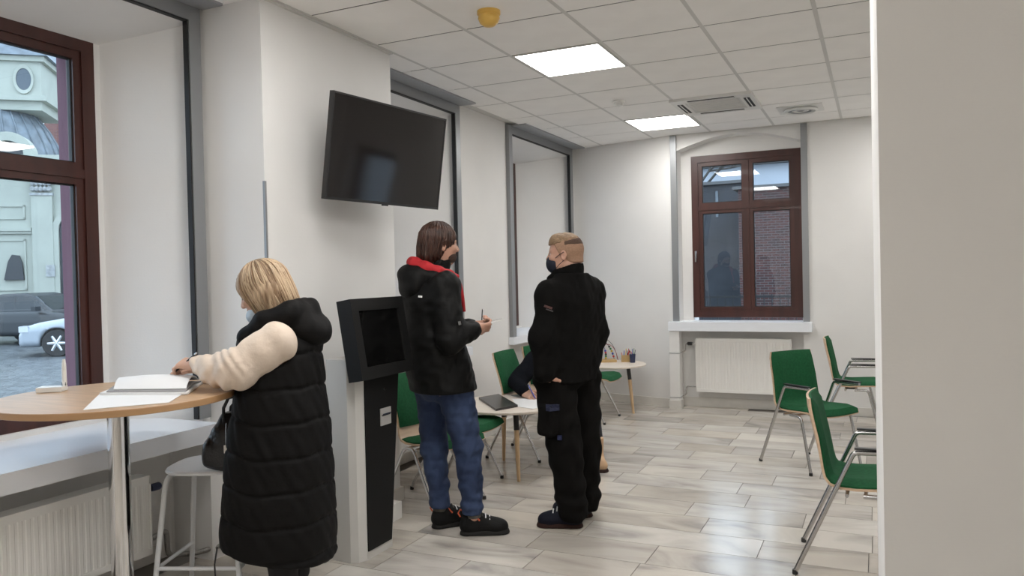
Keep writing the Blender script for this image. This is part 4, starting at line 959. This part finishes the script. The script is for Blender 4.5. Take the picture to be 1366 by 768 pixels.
# hair and beard
S = SDF((-.19, -.14, 1.47), (.12, .17, 1.78), .0045)
def hm(X, Y, Z, t): a = np.arctan2(Y-.012, X+.03); return .0024*np.sin(30*a+9*Z)+.002*np.sin(57*a-17*Z+1)
cH = Pm(-.014, 0, .036)
S.ell(cH, (.111, .092, .100), Rm_, .01); S.ell(Pm(-.050, 0, -.035), (.072, .082, .085), Rm_, .03); S.ell(Pm(-.075, 0, -.080), (.045, .062, .05), Rm_, .03)
S.warp(lambda X, Y, Z: hm(X, Y, Z, 0))
fF = Rm_[:, 0]; S.ell(Pm(.115, 0, -.035), (.075, .090, .085), Rm_, .012, 's'); S.ell(Pm(.045, 0, -.075), (.052, .11, .065), Rm_, .012, 's')
hm_o = build(S, 'hair', 'brownhair', man)
rt = []
for q in range(90):
    th = rnd.uniform(-PI, PI); pts = []
    if abs(th) < .55: continue
    for j in range(8):
        f_ = j/7; g_ = min(1, f_/.55); a = PI*.5*g_; dn = max(0, (f_-.55)/.45); tp_ = 1-.20*dn*dn
        v = (-.014-.03*dn+.1135*math.sin(a)*math.cos(th)*tp_, .0945*math.sin(a)*math.sin(th)*tp_, .036+.102*math.cos(a)-(.13 if abs(th) > 1.5 else .045)*dn); pts.append(tuple(Pm(*(np.array(v)/1.03))))
    rt.append((pts, [.0014, .0024, .0028, .003, .003, .0028, .002, .001]))
strands('hair_strands', mat('brown_strand', (.03, .012, .008), .4, col2=(.085, .036, .022), vscale=20), hm_o, rt)
S = SDF((-.06, -.10, 1.47), (.14, .14, 1.62), .004); S.ell(Pm(.038, 0, -.062), (.062, .060, .052), Rm_, 0); S.ell(Pm(.105, 0, -.030), (.05, .04, .036), Rm_, .01, 's'); S.ell(Pm(.055, 0, -.004), (.09, .09, .034), Rm_, .008, 's'); build(S, 'beard', mat('beard_hair', (.045, .022, .014), .8, bump=.5, bscale=200), man)
legs = [[((-.098, .079, .80), .100), ((-.092, .053, .437), .075), ((-.060, .012, .13), .057)], [((.045, -.07, .80), .105), ((.110, -.085, .49), .080), ((.133, -.128, .13), .058)]]
je, Sj = tubeleg(man, 'jeans', 'denim', legs, .0065, ((-.03, .005, .83), (.15, .185, .11), rot(ph)), lambda X, Y, Z: fold(.0055, 24, 18, 46)(X, Y, Z)+fold(.003, 60, 40, 90, 2)(X, Y, Z)+.0035*np.sin(95*Z+14*X)*np.exp(-((Z-.17)/.06)**2), .118)
for c_ in ((-.058, .012), (.137, -.13)): B().lathe([(.044, .10), (.046, .15), (0, .15)], 16, (*c_, 0)).out('sock', 'sock', man, True)
shoe(man, (-.112, -.012), (.15, .115), 'shoe', 'sole', 'orange'); s_ = shoe(man, (.055, -.125), (.338, -.108), 'shoe', 'sole', 'orange')
px = tag(empty('tablet', (0, 0, 0)), 'thin white tablet held by the man with the red-lined hood', 'tablet')
wm = lambda x, y, z: Vector((.561+x*.9055-y*.4243, -.188+x*.4243+y*.9055, z))
px.location = wm(.262, -.035, 1.180); px.rotation_euler = (R(-4), R(-13), YAW+.25)
B().box(-.05, .05, -.08, .08, -.004, .004).bev(.003, 2).out('case', 'whitepl', px, True); B().box(-.045, .045, -.072, .072, .0035, .0046).out('screen', 'screen', px)
sy = tag(empty('stylus', wm(.205, -.05, 1.19)), 'slim dark stylus rising from the tablet in his hand', 'stylus'); B().tube([(0, 0, 0), (.004, .003, .06)], .003, 8).out('barrel', 'blackpl', sy, True); B().tube([(.004, .003, .06), (.0043, .0033, .064)], [.003, .001], 8).out('tip', 'chrome_d', sy, True)
# ------------------------------------------------------------------ man in black work clothes
ph = R(142); ph2 = R(162)
S = SDF((-.36, -.36, -.005), (.32, .40, 1.70), .0055)
S.loft([(.82, -.02, 0, .11, .15), (1.0, -.02, 0, .11, .15), (1.28, 0, 0, .11, .17), (1.38, .01, 0, .06, .09)], .03, ang=ph)
S.chain([(.022, .0, 1.36), (-.0, .004, 1.48)], [.066, .062], .03); S.chain([(.026, 0, 1.38), (.024, .006, 1.52)], [.052, .050], .03)
R2 = rot(ph2, .0); P2 = head_parts(S, (-.018, .011, 1.553), R2, 1.0, 1.1)
S.chain([(-.12, -.15, 1.33), (-.165, -.195, 1.09), (-.172, -.195, .895)], [.06, .045, .03], .02); S.chain([(.135, .15, 1.33), (.165, .115, 1.10), (.07, .25, .98)], [.06, .045, .03], .02)
hand_parts(S, (-.172, -.190, .885), (.45, .62, -.62), (-.55, -.8, -.2), -1, (.3, .38, .42, .45), .3, .95)
hand_parts(S, (.07, .25, .98), (-.9, .2, .1), (.0, .6, .7), 1, (.5, .5, .5, .5), .4, 1.0)
for hp, kn, an in (((-.10, -.06, .85), (-.045, -.085, .445), (-.006, -.09, .09)), ((.07, .08, .85), (.084, .073, .43), (.083, .10, .09))): S.chain([hp, kn, an], [.085, .055, .04], .03)
S.cap((-.0, -.08, .05), (-.14, -.05, .035), .034, .03, .02); S.cap((.085, .115, .05), (-.04, .17, .035), .034, .03, .02)
man2 = person_root(S, 'skin', (1.191, .14, 0), 'man with cropped hair and navy mask in black work clothes')
eyes(man2, P2)
S = SDF((-.36, -.36, .78), (.34, .40, 1.46), .007)
S.loft([(.79, -.028, 0, .150, .185), (.86, -.028, 0, .152, .187), (1.0, -.022, 0, .148, .188), (1.15, -.008, 0, .150, .200), (1.28, .002, 0, .145, .205), (1.36, .008, 0, .12, .175), (1.41, .012, 0, .09, .115), (1.45, .012, 0, .075, .08)], .03, 'u', None, 2.2, ph)
S.chain([(-.115, -.145, 1.335), (-.165, -.195, 1.09), (-.170, -.198, .900)], [.080, .068, .058], .05); S.chain([(.132, .145, 1.335), (.160, .115, 1.10), (.075, .245, .985)], [.080, .070, .054], .05)
S.cap((.02, .01, 1.395), (.125, .13, 1.325), .075, .080, .05); S.cap((.005, -.01, 1.395), (-.105, -.13, 1.325), .075, .080, .05); S.cap((.09, .09, 1.28), (.095, .07, .95), .095, .085, .06); S.cap((-.10, -.10, 1.25), (-.10, -.09, .95), .085, .085, .06)
S.warp(fold(.007, 18, 20, 17, 1)); S.warp(fold(.0025, 60, 40, 55, 2)); S.half((0, 0, -1), -.83, .01); S.half((0, 0, 1), 1.445, .006)
jk2 = build(S, 'jacket', 'jacket2', man2)
patch(jk2, 'arm_stripe', mat('muted_stripe', (.075, .030, .026), .7), S, -.135, 1.262, .045, .012, -.35); patch(jk2, 'arm_stripe', mat('grey_stripe', (.05, .045, .05), .7), S, -.128, 1.245, .04, .006, -.35)
S = SDF((-.17, -.14, 1.36), (.14, .16, 1.53), .005)
S.loft([(1.38, .004, .004, .094, .094), (1.44, -.004, .006, .092, .086), (1.50, -.006, .008, .090, .082)], 0, 'u', fold(.002, 60, 60, 50), 2.0, ph2)
S.cap((-.012, .008, 1.36), (-.012, .008, 1.56), .072, .078, .006, 's'); S.half((-.30, 0, 1), 1.492+.30*.01, .006)
S.ell((-.085, .02, 1.425), (.045, .05, .022), rot(ph2, .3), .02)
build(S, 'collar', 'jacket2', jk2)
# hair: clipped sides, longer top
S = SDF((-.15, -.11, 1.46), (.12, .14, 1.70), .004); cS = P2(-.008, 0, .028)
S.ell(P2(-.0085, 0, .0285), (.1005, .0785, .0945), R2, .0); S.ell(P2(-.06, 0, -.05), (.045, .056, .05), R2, .03); S.ell(P2(.10, 0, -.04), (.105, .12, .125), R2, .006, 's'); S.half((0, 0, -1), -1.505, .004); build(S, 'clipped_hair', 'fade', man2)
S = SDF((-.15, -.11, 1.54), (.12, .14, 1.70), .004); S.ell(P2(-.005, 0, .032), (.1015, .0782, .0955), R2, .0); S.ell(P2(.052, 0, .080), (.036, .046, .036), R2, .03); S.half((.24, 0, -1), -1.632+.0, .004); S.warp(lambda X, Y, Z: .0016*np.sin(160*X+40*Y)*np.sin(150*Y)); build(S, 'top_hair', 'crop', man2)
S = SDF((-.15, -.11, 1.54), (.12, .14, 1.70), .004); S.ell(P2(-.006, 0, .031), (.1030, .0788, .0965), R2, .0); S.half((.06, 0, -1), -1.604, .004); S.half((-.24, 0, 1), 1.6335, .003); S.half((-1, 0, 0), .03, .004); build(S, 'crop_line', 'hairdark', man2)
S = SDF((-.17, -.11, 1.42), (.06, .16, 1.58), .004); S.ell(P2(.055, 0, -.052), (.060, .064, .062), R2, 0); S.half(tuple(-R2[:, 0]), -float(R2[:, 0] @ P2(.042, 0, 0)), .004); S.half((0, 0, 1), float(P2(0, 0, -.012)[2]), .004); mk = build(S, 'face_mask', 'maskb', man2)
for z0, z1 in ((-.022, .012), (-.085, -.035)):
    for y in (1, -1): B().tube([tuple(P2(.045, y*.062, z0)), tuple(P2(.02, y*.080, (z0+z1)/2)), tuple(P2(-.012, y*.084, z1))], .0018, 6).out('ear_loop', 'maskb', mk, True)
legs = [[((-.10, -.06, .84), .120), ((-.052, -.085, .46), .098), ((-.012, -.088, .10), .084)], [((.065, .08, .84), .115), ((.078, .075, .44), .090), ((.083, .098, .10), .078)]]
tr, St = tubeleg(man2, 'trousers', 'work', legs, .0065, ((-.02, .01, .88), (.145, .175, .11), rot(ph)), lambda X, Y, Z: fold(.007, 22, 16, 42, 1)(X, Y, Z)+.005*np.sin(70*Z+9*X)*np.exp(-((Z-.16)/.09)**2), .045, lambda S_: S_.box((-.145, -.155, .625), (.035, .06, .085), .02, rot(.7), .02))
patch(tr, 'pocket_flap', mat('navy_flap', (.005, .008, .03), .8), St, -.12, .705, .075, .03, -.02); patch(tr, 'knee_logo', mat('navy_print', (.01, .015, .06), .8), St, -.085, .535, .025, .025)
shoe(man2, (.048, -.075), (-.220, -.034), 'shoe_n', 'sole_b', 'orange'); shoe(man2, (.120, .106), (-.12, .20), 'shoe_n', 'sole_b', 'orange')
# ------------------------------------------------------------------ seated person writing at the low table
S = SDF((-.62, -.78, -.005), (.42, .42, 1.24), .006)
Rs = rot(R(-100), .75)
S.chain([(.02, .20, .53), (-.01, .06, .76), (-.06, -.04, .88)], [.12, .11, .07], .05); S.chain([(-.06, -.04, .88), (-.09, -.12, .99)], [.055, .05], .03)
Ps = head_parts(S, (-.10, -.155, 1.065), Rs, .98, .95)
S.chain([(-.235, -.08, .845), (-.455, -.19, .60), (-.405, -.365, .535)], [.055, .04, .026], .02); S.chain([(.12, -.03, .83), (.12, -.22, .60), (-.05, -.42, .54)], [.055, .04, .026], .02)
hand_parts(S, (-.405, -.365, .535), (.55, -.8, -.10), (-.5, -.35, .8), -1, (.5, .58, .62, .66), .7, .95); hand_parts(S, (-.05, -.42, .54), (-.6, -.8, -.05), (0, .2, 1), 1, (.2, .25, .3, .3), .3, .95)
for hp, kn, an, to in (((.10, .16, .52), (.09, -.27, .50), (.115, -.57, .09), (.14, -.70)), ((-.08, .14, .52), (-.06, -.30, .50), (-.02, -.44, .09), (-.01, -.58))):
    S.chain([hp, kn, an], [.085, .058, .042], .03); S.cap((an[0], an[1], .05), (to[0], to[1]+.05, .035), .034, .03, .02)
sit = person_root(S, 'skin_w', (.547, 1.877, 0), 'person in a dark sweater bent over the low table, writing'); eyes(sit, Ps)
S = SDF((-.60, -.50, .44), (.36, .42, 1.0), .008)
S.chain([(.02, .20, .50), (-.01, .08, .72), (-.05, -.02, .85)], [.155, .15, .10], .06); S.chain([(-.215, -.07, .83), (-.05, -.02, .86), (.11, -.01, .82)], [.095, .10, .095], .04)
S.chain([(-.235, -.08, .835), (-.455, -.19, .605), (-.412, -.35, .550)], [.085, .070, .050], .03); S.chain([(.12, -.03, .82), (.12, -.22, .61), (-.03, -.40, .550)], [.085, .068, .048], .03); S.warp(fold(.006, 24, 20, 26)); S.half((0, 0, -1), -.506, .01)
build(S, 'sweater', 'sweater', sit)
legs = [[((.10, .16, .53), .10), ((.09, -.27, .51), .078), ((.115, -.55, .16), .056)], [((-.08, .14, .53), .10), ((-.06, -.30, .51), .078), ((-.02, -.43, .16), .058)]]
tubeleg(sit, 'trousers', mat('dark_trousers', (.014, .014, .018), .9), legs, .008, ((.02, .18, .55), (.16, .14, .10)))
S = SDF((-.24, -.30, .92), (.08, .04, 1.22), .005); S.ell(Ps(-.016, 0, .034), (.112, .092, .10), Rs, 0); S.ell(Ps(-.06, 0, -.05), (.07, .085, .09), Rs, .03); S.ell(Ps(.105, 0, -.05), (.08, .085, .10), Rs, .01, 's'); build(S, 'hair', 'brownhair', sit)
for (ax_, ay_), (bx_, by_) in (((.115, -.565), (.140, -.735)), ((-.02, -.43), (-.02, -.60))):
    lo = (min(ax_, bx_)-.1, min(ay_, by_)-.08, -.01); S = SDF(lo, (max(ax_, bx_)+.1, max(ay_, by_)+.12, .26), .006)
    S.chain([(ax_, ay_, .23), (ax_, ay_, .07), (bx_, by_+.05, .045)], [.056, .050, .043], .03); S.half((0, 0, -1), -.018); S.half((0, 0, 1), .225, .006); bo = build(S, 'boot', 'beige', sit)
    S = SDF(lo, (max(ax_, bx_)+.1, max(ay_, by_)+.12, .06), .006); S.cap((ax_, ay_+.005, 0), (bx_, by_+.05, 0), .052, .05, 0); S.half((0, 0, 1), .022, .004); S.half((0, 0, -1), -.001); build(S, 'sole', 'sole_b', bo)
pn2 = tag(empty('pen', (0, 0, 0)), 'blue pen held by the person writing at the low table', 'pen'); wq = lambda x, y, z: Vector((.547+x*.9055-y*.4243, 1.877+x*.4243+y*.9055, z))
a_, b_ = wq(-.375, -.40, .60), wq(-.325, -.475, .506); pn2.location = b_
B().tube([(0, 0, 0), (a_-b_)*.08, (a_-b_)], [.001, .0042, .0045], 8).out('barrel', mat('blue_plastic', (.03, .06, .4), .3), pn2, True); B().tube([(a_-b_)*.98, (a_-b_)*1.06], .0048, 8).out('cap', 'navy', pn2, True)
# ================================================================== OUTSIDE
GZ = -.45
def cobble():
    m = bpy.data.materials.new('wet_cobbles'); m.use_nodes = True; nt = m.node_tree; b = nt.nodes['Principled BSDF']
    tc = nt.nodes.new('ShaderNodeTexCoord'); v = nt.nodes.new('ShaderNodeTexVoronoi'); v.feature = 'DISTANCE_TO_EDGE'; v.inputs['Scale'].default_value = 7
    v2 = nt.nodes.new('ShaderNodeTexVoronoi'); v2.inputs['Scale'].default_value = 7
    for q in (v, v2): nt.links.new(tc.outputs['Object'], q.inputs['Vector'])
    r = nt.nodes.new('ShaderNodeValToRGB'); r.color_ramp.elements[0].color = (.05, .055, .06, 1); r.color_ramp.elements[1].color = (.16, .17, .18, 1); nt.links.new(v2.outputs['Color'], r.inputs[0]); nt.links.new(r.outputs[0], b.inputs['Base Color'])
    b.inputs['Roughness'].default_value = .32
    bp = nt.nodes.new('ShaderNodeBump'); bp.inputs['Strength'].default_value = .6; bp.inputs['Distance'].default_value = .03; mr = nt.nodes.new('ShaderNodeMapRange'); mr.inputs[2].default_value = .12
    nt.links.new(v.outputs['Distance'], mr.inputs[0]); nt.links.new(mr.outputs[0], bp.inputs['Height']); nt.links.new(bp.outputs[0], b.inputs['Normal']); return m
M['cobble'] = cobble()
struct(B().box(-70, -1.2, -40, 60, GZ-.2, GZ).box(-1.2, 40, 4.7, 60, GZ-.2, GZ).out('ground', 'cobble'))
M['stucco'] = mat('cream_stucco', (.37, .385, .335), .9, var=.04, vscale=2)
M['stone'] = mat('grey_stone', (.33, .34, .34), .9, var=.2, vscale=9)
M['slate'] = mat('slate_roof', (.14, .165, .19), .6, var=.25, vscale=3)
M['dark'] = mat('dark_opening', (.02, .024, .03), .3)
# ---- church across the street
O = np.array((-26.45, 15.22)); ux = R(40)
chs = tag(empty('church', (float(O[0]), float(O[1]), 0), ux), 'cream church with slate dome and oval lantern window across the street', 'building')
B().box(-11, 3.2, 0, 6, GZ, 6.1).out('facade', 'stucco', chs)
B().box(-11.2, 3.4, -.35, 6.2, 6.05, 6.22).box(-11.3, 3.5, -.5, 6.3, 6.22, 6.4).box(-11.1, 3.3, -.16, 6.1, 5.86, 6.05).out('cornice', 'stucco', chs)
for x in (-4.2, .05): 
    pl = B().box(x, x+.72, -.16, .02, GZ, 4.9).box(x-.08, x+.80, -.22, .02, GZ, .5).out('pilaster', 'stucco', chs)
    cpb = B().box(x-.03, x+.75, -.2, .02, 4.9, 5.0)
    for q in range(5): cpb.lathe([(0, -.11), (.09, -.05), (.10, .04), (0, .12)], 8, (x+.08+.14*q, -.2, 5.14)); cpb.lathe([(0, -.1), (.08, -.04), (.09, .05), (0, .1)], 8, (x+.08+.14*q, -.2, 5.34))
    cpb.box(x-.08, x+.80, -.26, .02, 5.44, 5.56).out('capital', 'stone', pl)
def moulding(x0, x1, z0, z1):
    t = .07; B().box(x0, x1, -.05, .01, z0, z0+t).box(x0, x1, -.05, .01, z1-t, z1).box(x0, x0+t, -.05, .01, z0, z1).box(x1-t, x1, -.05, .01, z0, z1).out('panel_moulding', 'stucco', chs)
moulding(-3.2, -.2, 4.0, 4.55); moulding(-3.2, -.2, 1.3, 3.25); moulding(-8.0, -4.6, 1.3, 3.25)
B().box(-11, .02, -.10, .01, 3.45, 3.55).box(-11, .02, -.16, .01, 3.55, 3.68).out('string_course', 'stucco', chs)
B().prism_ax([(-.95, 1.70), (-.28, 1.70), (-.33, 2.35), (-.42, 2.62), (-.66, 2.66), (-.80, 2.4)], -.12, .0, 1).out('plaque', 'dark', chs)
B().box(.50, .80, -.2, -.15, 1.8, 2.25).out('plaque', 'stone', chs)
ar = [(.95, GZ), (.95, 3.6)]+[(1.55-.6*math.cos(PI*q/10), 3.6+.6*math.sin(PI*q/10)) for q in range(1, 10)]+[(2.15, 3.6), (2.15, GZ)]
B().prism_ax(ar, -.03, .05, 1).out('doorway', 'dark', chs)
for q in range(12):
    a0, a1 = PI*q/12, PI*(q+1)/12; c = lambda a, r: (1.55-r*math.cos(a), 3.6+r*math.sin(a)); B().prism_ax([c(a0, .6), c(a1, .6), c(a1, .82), c(a0, .82)], -.14, .02, 1).out('arch_stone', 'stucco', chs)
for x in (.73, 2.15): B().box(x, x+.22, -.14, .02, GZ, 3.6).out('door_jamb', 'stucco', chs)
DC = (-2.0, 2.6, 0); DP = [(2.5, 6.35), (2.45, 6.6), (2.25, 7.2), (1.95, 7.8), (1.6, 8.3), (1.35, 8.6), (1.3, 8.9)]
dm = B().lathe(DP, 40, DC).out('dome', 'slate', chs, True)
for q in range(28):
    a = 2*PI*q/28; B().tube([(DC[0]+(r_+.02)*math.cos(a), DC[1]+(r_+.02)*math.sin(a), z_) for r_, z_ in DP], .035, 5).out('rib', 'slate', dm)
lt = B().box(-2.55, .15, 1.2, 3.9, 8.4, 10.45).box(-2.75, .35, 1.0, 4.1, 8.75, 8.95).box(-2.7, .3, 1.05, 4.05, 10.3, 10.5).out('lantern', 'stucco', chs)
b = B(); ea = [b.bm.verts.new((x, y, 10.5)) for x, y in ((-2.85, .9), (.45, .9), (.45, 4.2), (-2.85, 4.2))]; tp = b.bm.verts.new((-1.2, 2.55, 13.2)); b.bm.faces.new(ea[::-1])
for q in range(4): b.bm.faces.new((ea[q], ea[(q+1) % 4], tp))
b.out('lantern_roof', 'slate', chs)
for wx in (-.46, -1.94):
    mx_ = Matrix.Translation((wx, 1.2, 9.6)) @ Matrix.Rotation(PI/2, 4, 'X')
    lw_ = B().lathe([(.27, 0), (.36, .0), (.36, .09), (.27, .06), (.27, 0)], 28, cap=False).xf(mx_ @ Matrix.Scale(1.6, 4, (0, 1, 0))).out('oval_window', 'stucco', lt, True)
    B().lathe([(0, 0), (.28, 0), (.28, .03), (0, .03)], 28).xf(mx_ @ Matrix.Scale(1.6, 4, (0, 1, 0))).out('oval_pane', mat('leaded_pane', (.07, .09, .11), .4), lt)
for q in range(14):
    a0, a1 = PI*q/14, PI*(q+1)/14; c = lambda a, r: (-.65-r*math.cos(a), 6.4+r*math.sin(a)); B().prism_ax([c(a0, .55), c(a1, .55), c(a1, .88), c(a0, .88)], -.3, .3, 1).out('dormer_stone', 'stucco', chs)
B().prism_ax([(-.65-.56*math.cos(PI*q/14), 6.4+.56*math.sin(PI*q/14)) for q in range(15)], -.1, .25, 1).out('dormer_window', 'dark', chs)
bb = tag(empty('brick_building', (-26.45-.643*9, 15.22+.766*9, 0), ux), 'red brick block rising behind the church dome', 'building'); M['brick2'] = brick_mat('warm_brick', (.21, .075, .065), (.15, .06, .055), (.20, .16, .15), 2.2)
B().box(-2, 10, 0, 6, GZ, 12.2).out('wall', 'brick2', bb); B().box(-2.3, 10.3, -.3, 6.3, 12.2, 12.6).out('roof', 'slate', bb)
# ---- cars
def car(loc, rz, m_body, label, sc=1.0):
    o = tag(empty('car', loc, rz), label, 'car', 'parked cars outside'); o.scale = (sc, sc, sc)
    S = SDF((-2.3, -.98, .1), (2.3, .98, 1.55), .035); X, Y, Z = S._grid((slice(None),)*3)
    xs = np.array([-2.2, -2.1, -1.6, -.9, -.3, .3, .75, 1.2, 1.7, 2.05, 2.2]); zt = np.array([.75, .93, .98, .95, .95, .95, .94, .90, .82, .72, .55]); hw_ = np.array([.70, .80, .86, .87, .87, .87, .87, .86, .83, .76, .62])
    zt_ = np.interp(X, xs, zt); hwv = np.interp(X, xs, hw_); zb = .24
    q1_ = np.abs(Y)-hwv+.12+.10*np.maximum(0, Z-.65); zc = (zt_+zb)/2; q2_ = np.abs(Z-zc)-(zt_-zb)/2+.12
    d = np.sqrt(np.maximum(q1_, 0)**2+np.maximum(q2_, 0)**2)+np.minimum(np.maximum(q1_, q2_), 0)-.12; d = np.maximum(d, np.abs(X)-2.18)
    xr = np.array([-1.95, -1.35, -.75, 0, .35, 1.0]); zr = np.array([.93, 1.30, 1.43, 1.45, 1.38, .93]); hr = np.array([.68, .63, .61, .61, .62, .70])
    zr_ = np.interp(X, xr, zr); hv = np.interp(X, xr, hr)+.22*np.maximum(0, 1.2-Z)*.7
    q1_ = np.abs(Y)-hv+.08; q2_ = Z-zr_+.08; d2 = np.sqrt(np.maximum(q1_, 0)**2+np.maximum(q2_, 0)**2)+np.minimum(np.maximum(q1_, q2_), 0)-.08; d2 = np.maximum(d2, np.maximum(X-1.0, -1.95-X)); d2 = np.maximum(d2, .6-Z)
    S.F = np.minimum(d, d2).astype(np.float32)
    for x in (-1.32, 1.32): S.cap((x, -1.1, .31), (x, -.62, .31), .37, .37, .02, 's'); S.cap((x, 1.1, .31), (x, .62, .31), .37, .37, .02, 's')
    V, Q = S.nets(); c = V[Q].mean(1); e1 = V[Q[:, 1]]-V[Q[:, 0]]; e2 = V[Q[:, 2]]-V[Q[:, 0]]; n_ = np.cross(e1, e2); n_ /= np.linalg.norm(n_, axis=1)[:, None]+1e-9
    top = np.interp(c[:, 0], xr, zr)
    side = (c[:, 2] > .985) & (c[:, 2] < top-.085) & (np.abs(n_[:, 1]) > .6) & (np.abs(c[:, 0]+.25) > .05) & (c[:, 0] < .80) & (c[:, 0] > -1.45)
    ends = (np.abs(n_[:, 1]) < .5) & (((c[:, 0] > .38) & (c[:, 0] < .97)) | ((c[:, 0] < -.95) & (c[:, 0] > -1.85))) & (np.abs(c[:, 1]) < .60) & (c[:, 2] > .97) & (np.abs(n_[:, 0]) > .25)
    g = side | ends; quads_obj('body', V, Q[~g], m_body, o); quads_obj('window', V, Q[g], M['cglass'], o)
    for x in (-1.32, 1.32):
        for s in (-1, 1):
            w = B().lathe([(.20, -.09), (.31, -.09), (.325, -.06), (.325, .06), (.31, .09), (.20, .09)], 28).xf(Matrix.Translation((x, s*.77, .315)) @ Matrix.Rotation(PI/2, 4, 'X')).out('wheel', 'gasket', o, True)
            rim = B()
            for k_ in range(6): a = k_*PI/3; rim.tube([(x, s*.855, .315), (x+.20*math.cos(a), s*.85, .315+.20*math.sin(a))], [.045, .03], 6)
            rim.lathe([(.185, -.02), (.215, -.02), (.215, .02), (.185, .02)], 24).out('rim', 'chrome_d', w, True) if False else rim.out('rim', 'alloy', w, True)
            B().lathe([(0, 0), (.2, 0), (.2, .01), (0, .01)], 24).xf(Matrix.Translation((x, s*.80, .315)) @ Matrix.Rotation(PI/2, 4, 'X')).out('brake_disc', 'tv', w)
    for s in (-1, 1):
        B().box(1.93, 2.13, s*.62-.17, s*.62+.17, .60, .74).bev(.04, 2).out('headlight', 'alloy', o, True)
        B().box(-2.15, -1.98, s*.64-.14, s*.64+.14, .68, .86).bev(.03, 2).out('tail_light', 'red', o, True)
        B().box(.62, .76, s*.92-.10, s*.92+.10, .95, 1.07).bev(.03, 2).out('mirror', m_body, o, True)
    B().box(2.10, 2.20, -.36, .36, .58, .72).bev(.03, 2).out('grille', 'gasket', o, True)
    B().box(2.14, 2.20, -.62, .62, .33, .42).bev(.02, 1).out('bumper_vent', 'gasket', o, True); B().box(2.17, 2.205, -.26, .26, .45, .55).out('number_plate', 'paper', o)
    return o
M['cglass'] = mat('car_glass', (.015, .02, .025), .05); M['alloy'] = mat('alloy_wheel', (.55, .57, .60), .3, .7)
silver = mat('silver_paint', (.34, .37, .41), .3, .3, coat=.6); dark_p = mat('dark_paint', (.02, .023, .027), .4, 0, coat=.1); grey_p = mat('grey_paint', (.16, .18, .20), .3, .3, coat=.6)
car((-16.67, 11.36, GZ), R(222), silver, 'silver saloon parked with its front wheel and bonnet towards the window', 1.12)
car((-22.6, 12.9, GZ), R(14), dark_p, 'dark grey saloon parked behind the silver car', 1.16)
car((-22.2, 16.45, GZ), R(20), grey_p, 'grey estate car parked farthest off beside the church wall', 1.2)
# ---- yard behind the back window
by = tag(empty('brick_outbuilding', (.30, 12.0, 0)), 'old red brick outbuilding seen through the back window', 'building')
B().box(0, 9, 0, 5, GZ, 3.05).out('wall', 'brick', by); B().box(-.1, 9.2, -.1, 5.2, 3.05, 3.11).out('roof_edge', 'gap', by)
ws = tag(empty('grey_shed', (-7.0, 14.5, 0)), 'dark grey panelled shed beside the brick outbuilding', 'building')
B().box(0, 7.0, 0, 4, GZ, 3.45).out('wall', mat('grey_render', (.04, .043, .05), .9, var=.15, vscale=2), ws)
for q in range(8): B().box(.1+.9*q, .16+.9*q, -.03, .02, 2.7, 3.3).out('batten', 'slate', ws)
B().box(-.2, 7.1, -.1, 4.2, 3.45, 3.52).out('roof_edge', 'gap', ws)
fb = tag(empty('pale_building', (-12, 30, 0)), 'pale blue-grey building far behind the brick outbuilding', 'building')
B().box(0, 34, 0, 8, GZ, 5.85).out('wall', mat('pale_render', (.44, .47, .52), .9), fb); B().box(-.3, 34.3, -.3, 8.3, 5.85, 6.0).out('roof_edge', 'gap', fb)
fn = tag(empty('railing', (0, 10.9, GZ)), 'dark metal railing in front of the brick wall', 'railing')
B().box(-4, 6, -.012, .012, 1.38, 1.42).out('top_rail', 'gasket', fn); B().box(-4, 6, -.012, .012, .30, .34).out('bottom_rail', 'gasket', fn)
bar = B().box(-.008, .008, -.008, .008, .0, 1.45).bm; bme = bpy.data.meshes.new('bar'); bar.to_mesh(bme); bar.free(); bme.materials.append(M['gasket'])
for q in range(72): link('bar', bme, fn, (-4+.14*q, 0, 0))
def tree(loc, hgt, seed, label):
    rr_ = random.Random(seed); o = tag(empty('bare_tree', loc), label, 'tree', 'bare trees beyond the yard'); tr_ = B(); br = B()
    def grow(p, d, L, r, n):
        q = p+d*L; (tr_ if n >= 5 else br).tube([p, (p+q)/2+Vector((rr_.uniform(-1, 1), rr_.uniform(-1, 1), 0))*L*.06, q], [r, r*.85, r*.68], 5)
        if n == 0: return
        for k_ in range(3 if n < 5 else 2):
            v = Vector((rr_.uniform(-1, 1), rr_.uniform(-1, 1), rr_.uniform(-.2, .9))).normalized(); grow(q, (d*.75+v*.65).normalized(), L*rr_.uniform(.68, .82), r*.66, n-1)
    grow(Vector((0, 0, 0)), Vector((0, 0, 1)), hgt*.3, .16, 6); mt = mat('bark', (.05, .045, .04), .9); tr_.out('trunk', mt, o); br.out('branches', mt, o); return o
tree((1.5, 24.0, GZ), 8.5, 2, 'bare tree rising above the brick outbuilding'); tree((-4.5, 26.0, GZ), 9.0, 5, 'bare tree rising above the grey shed')
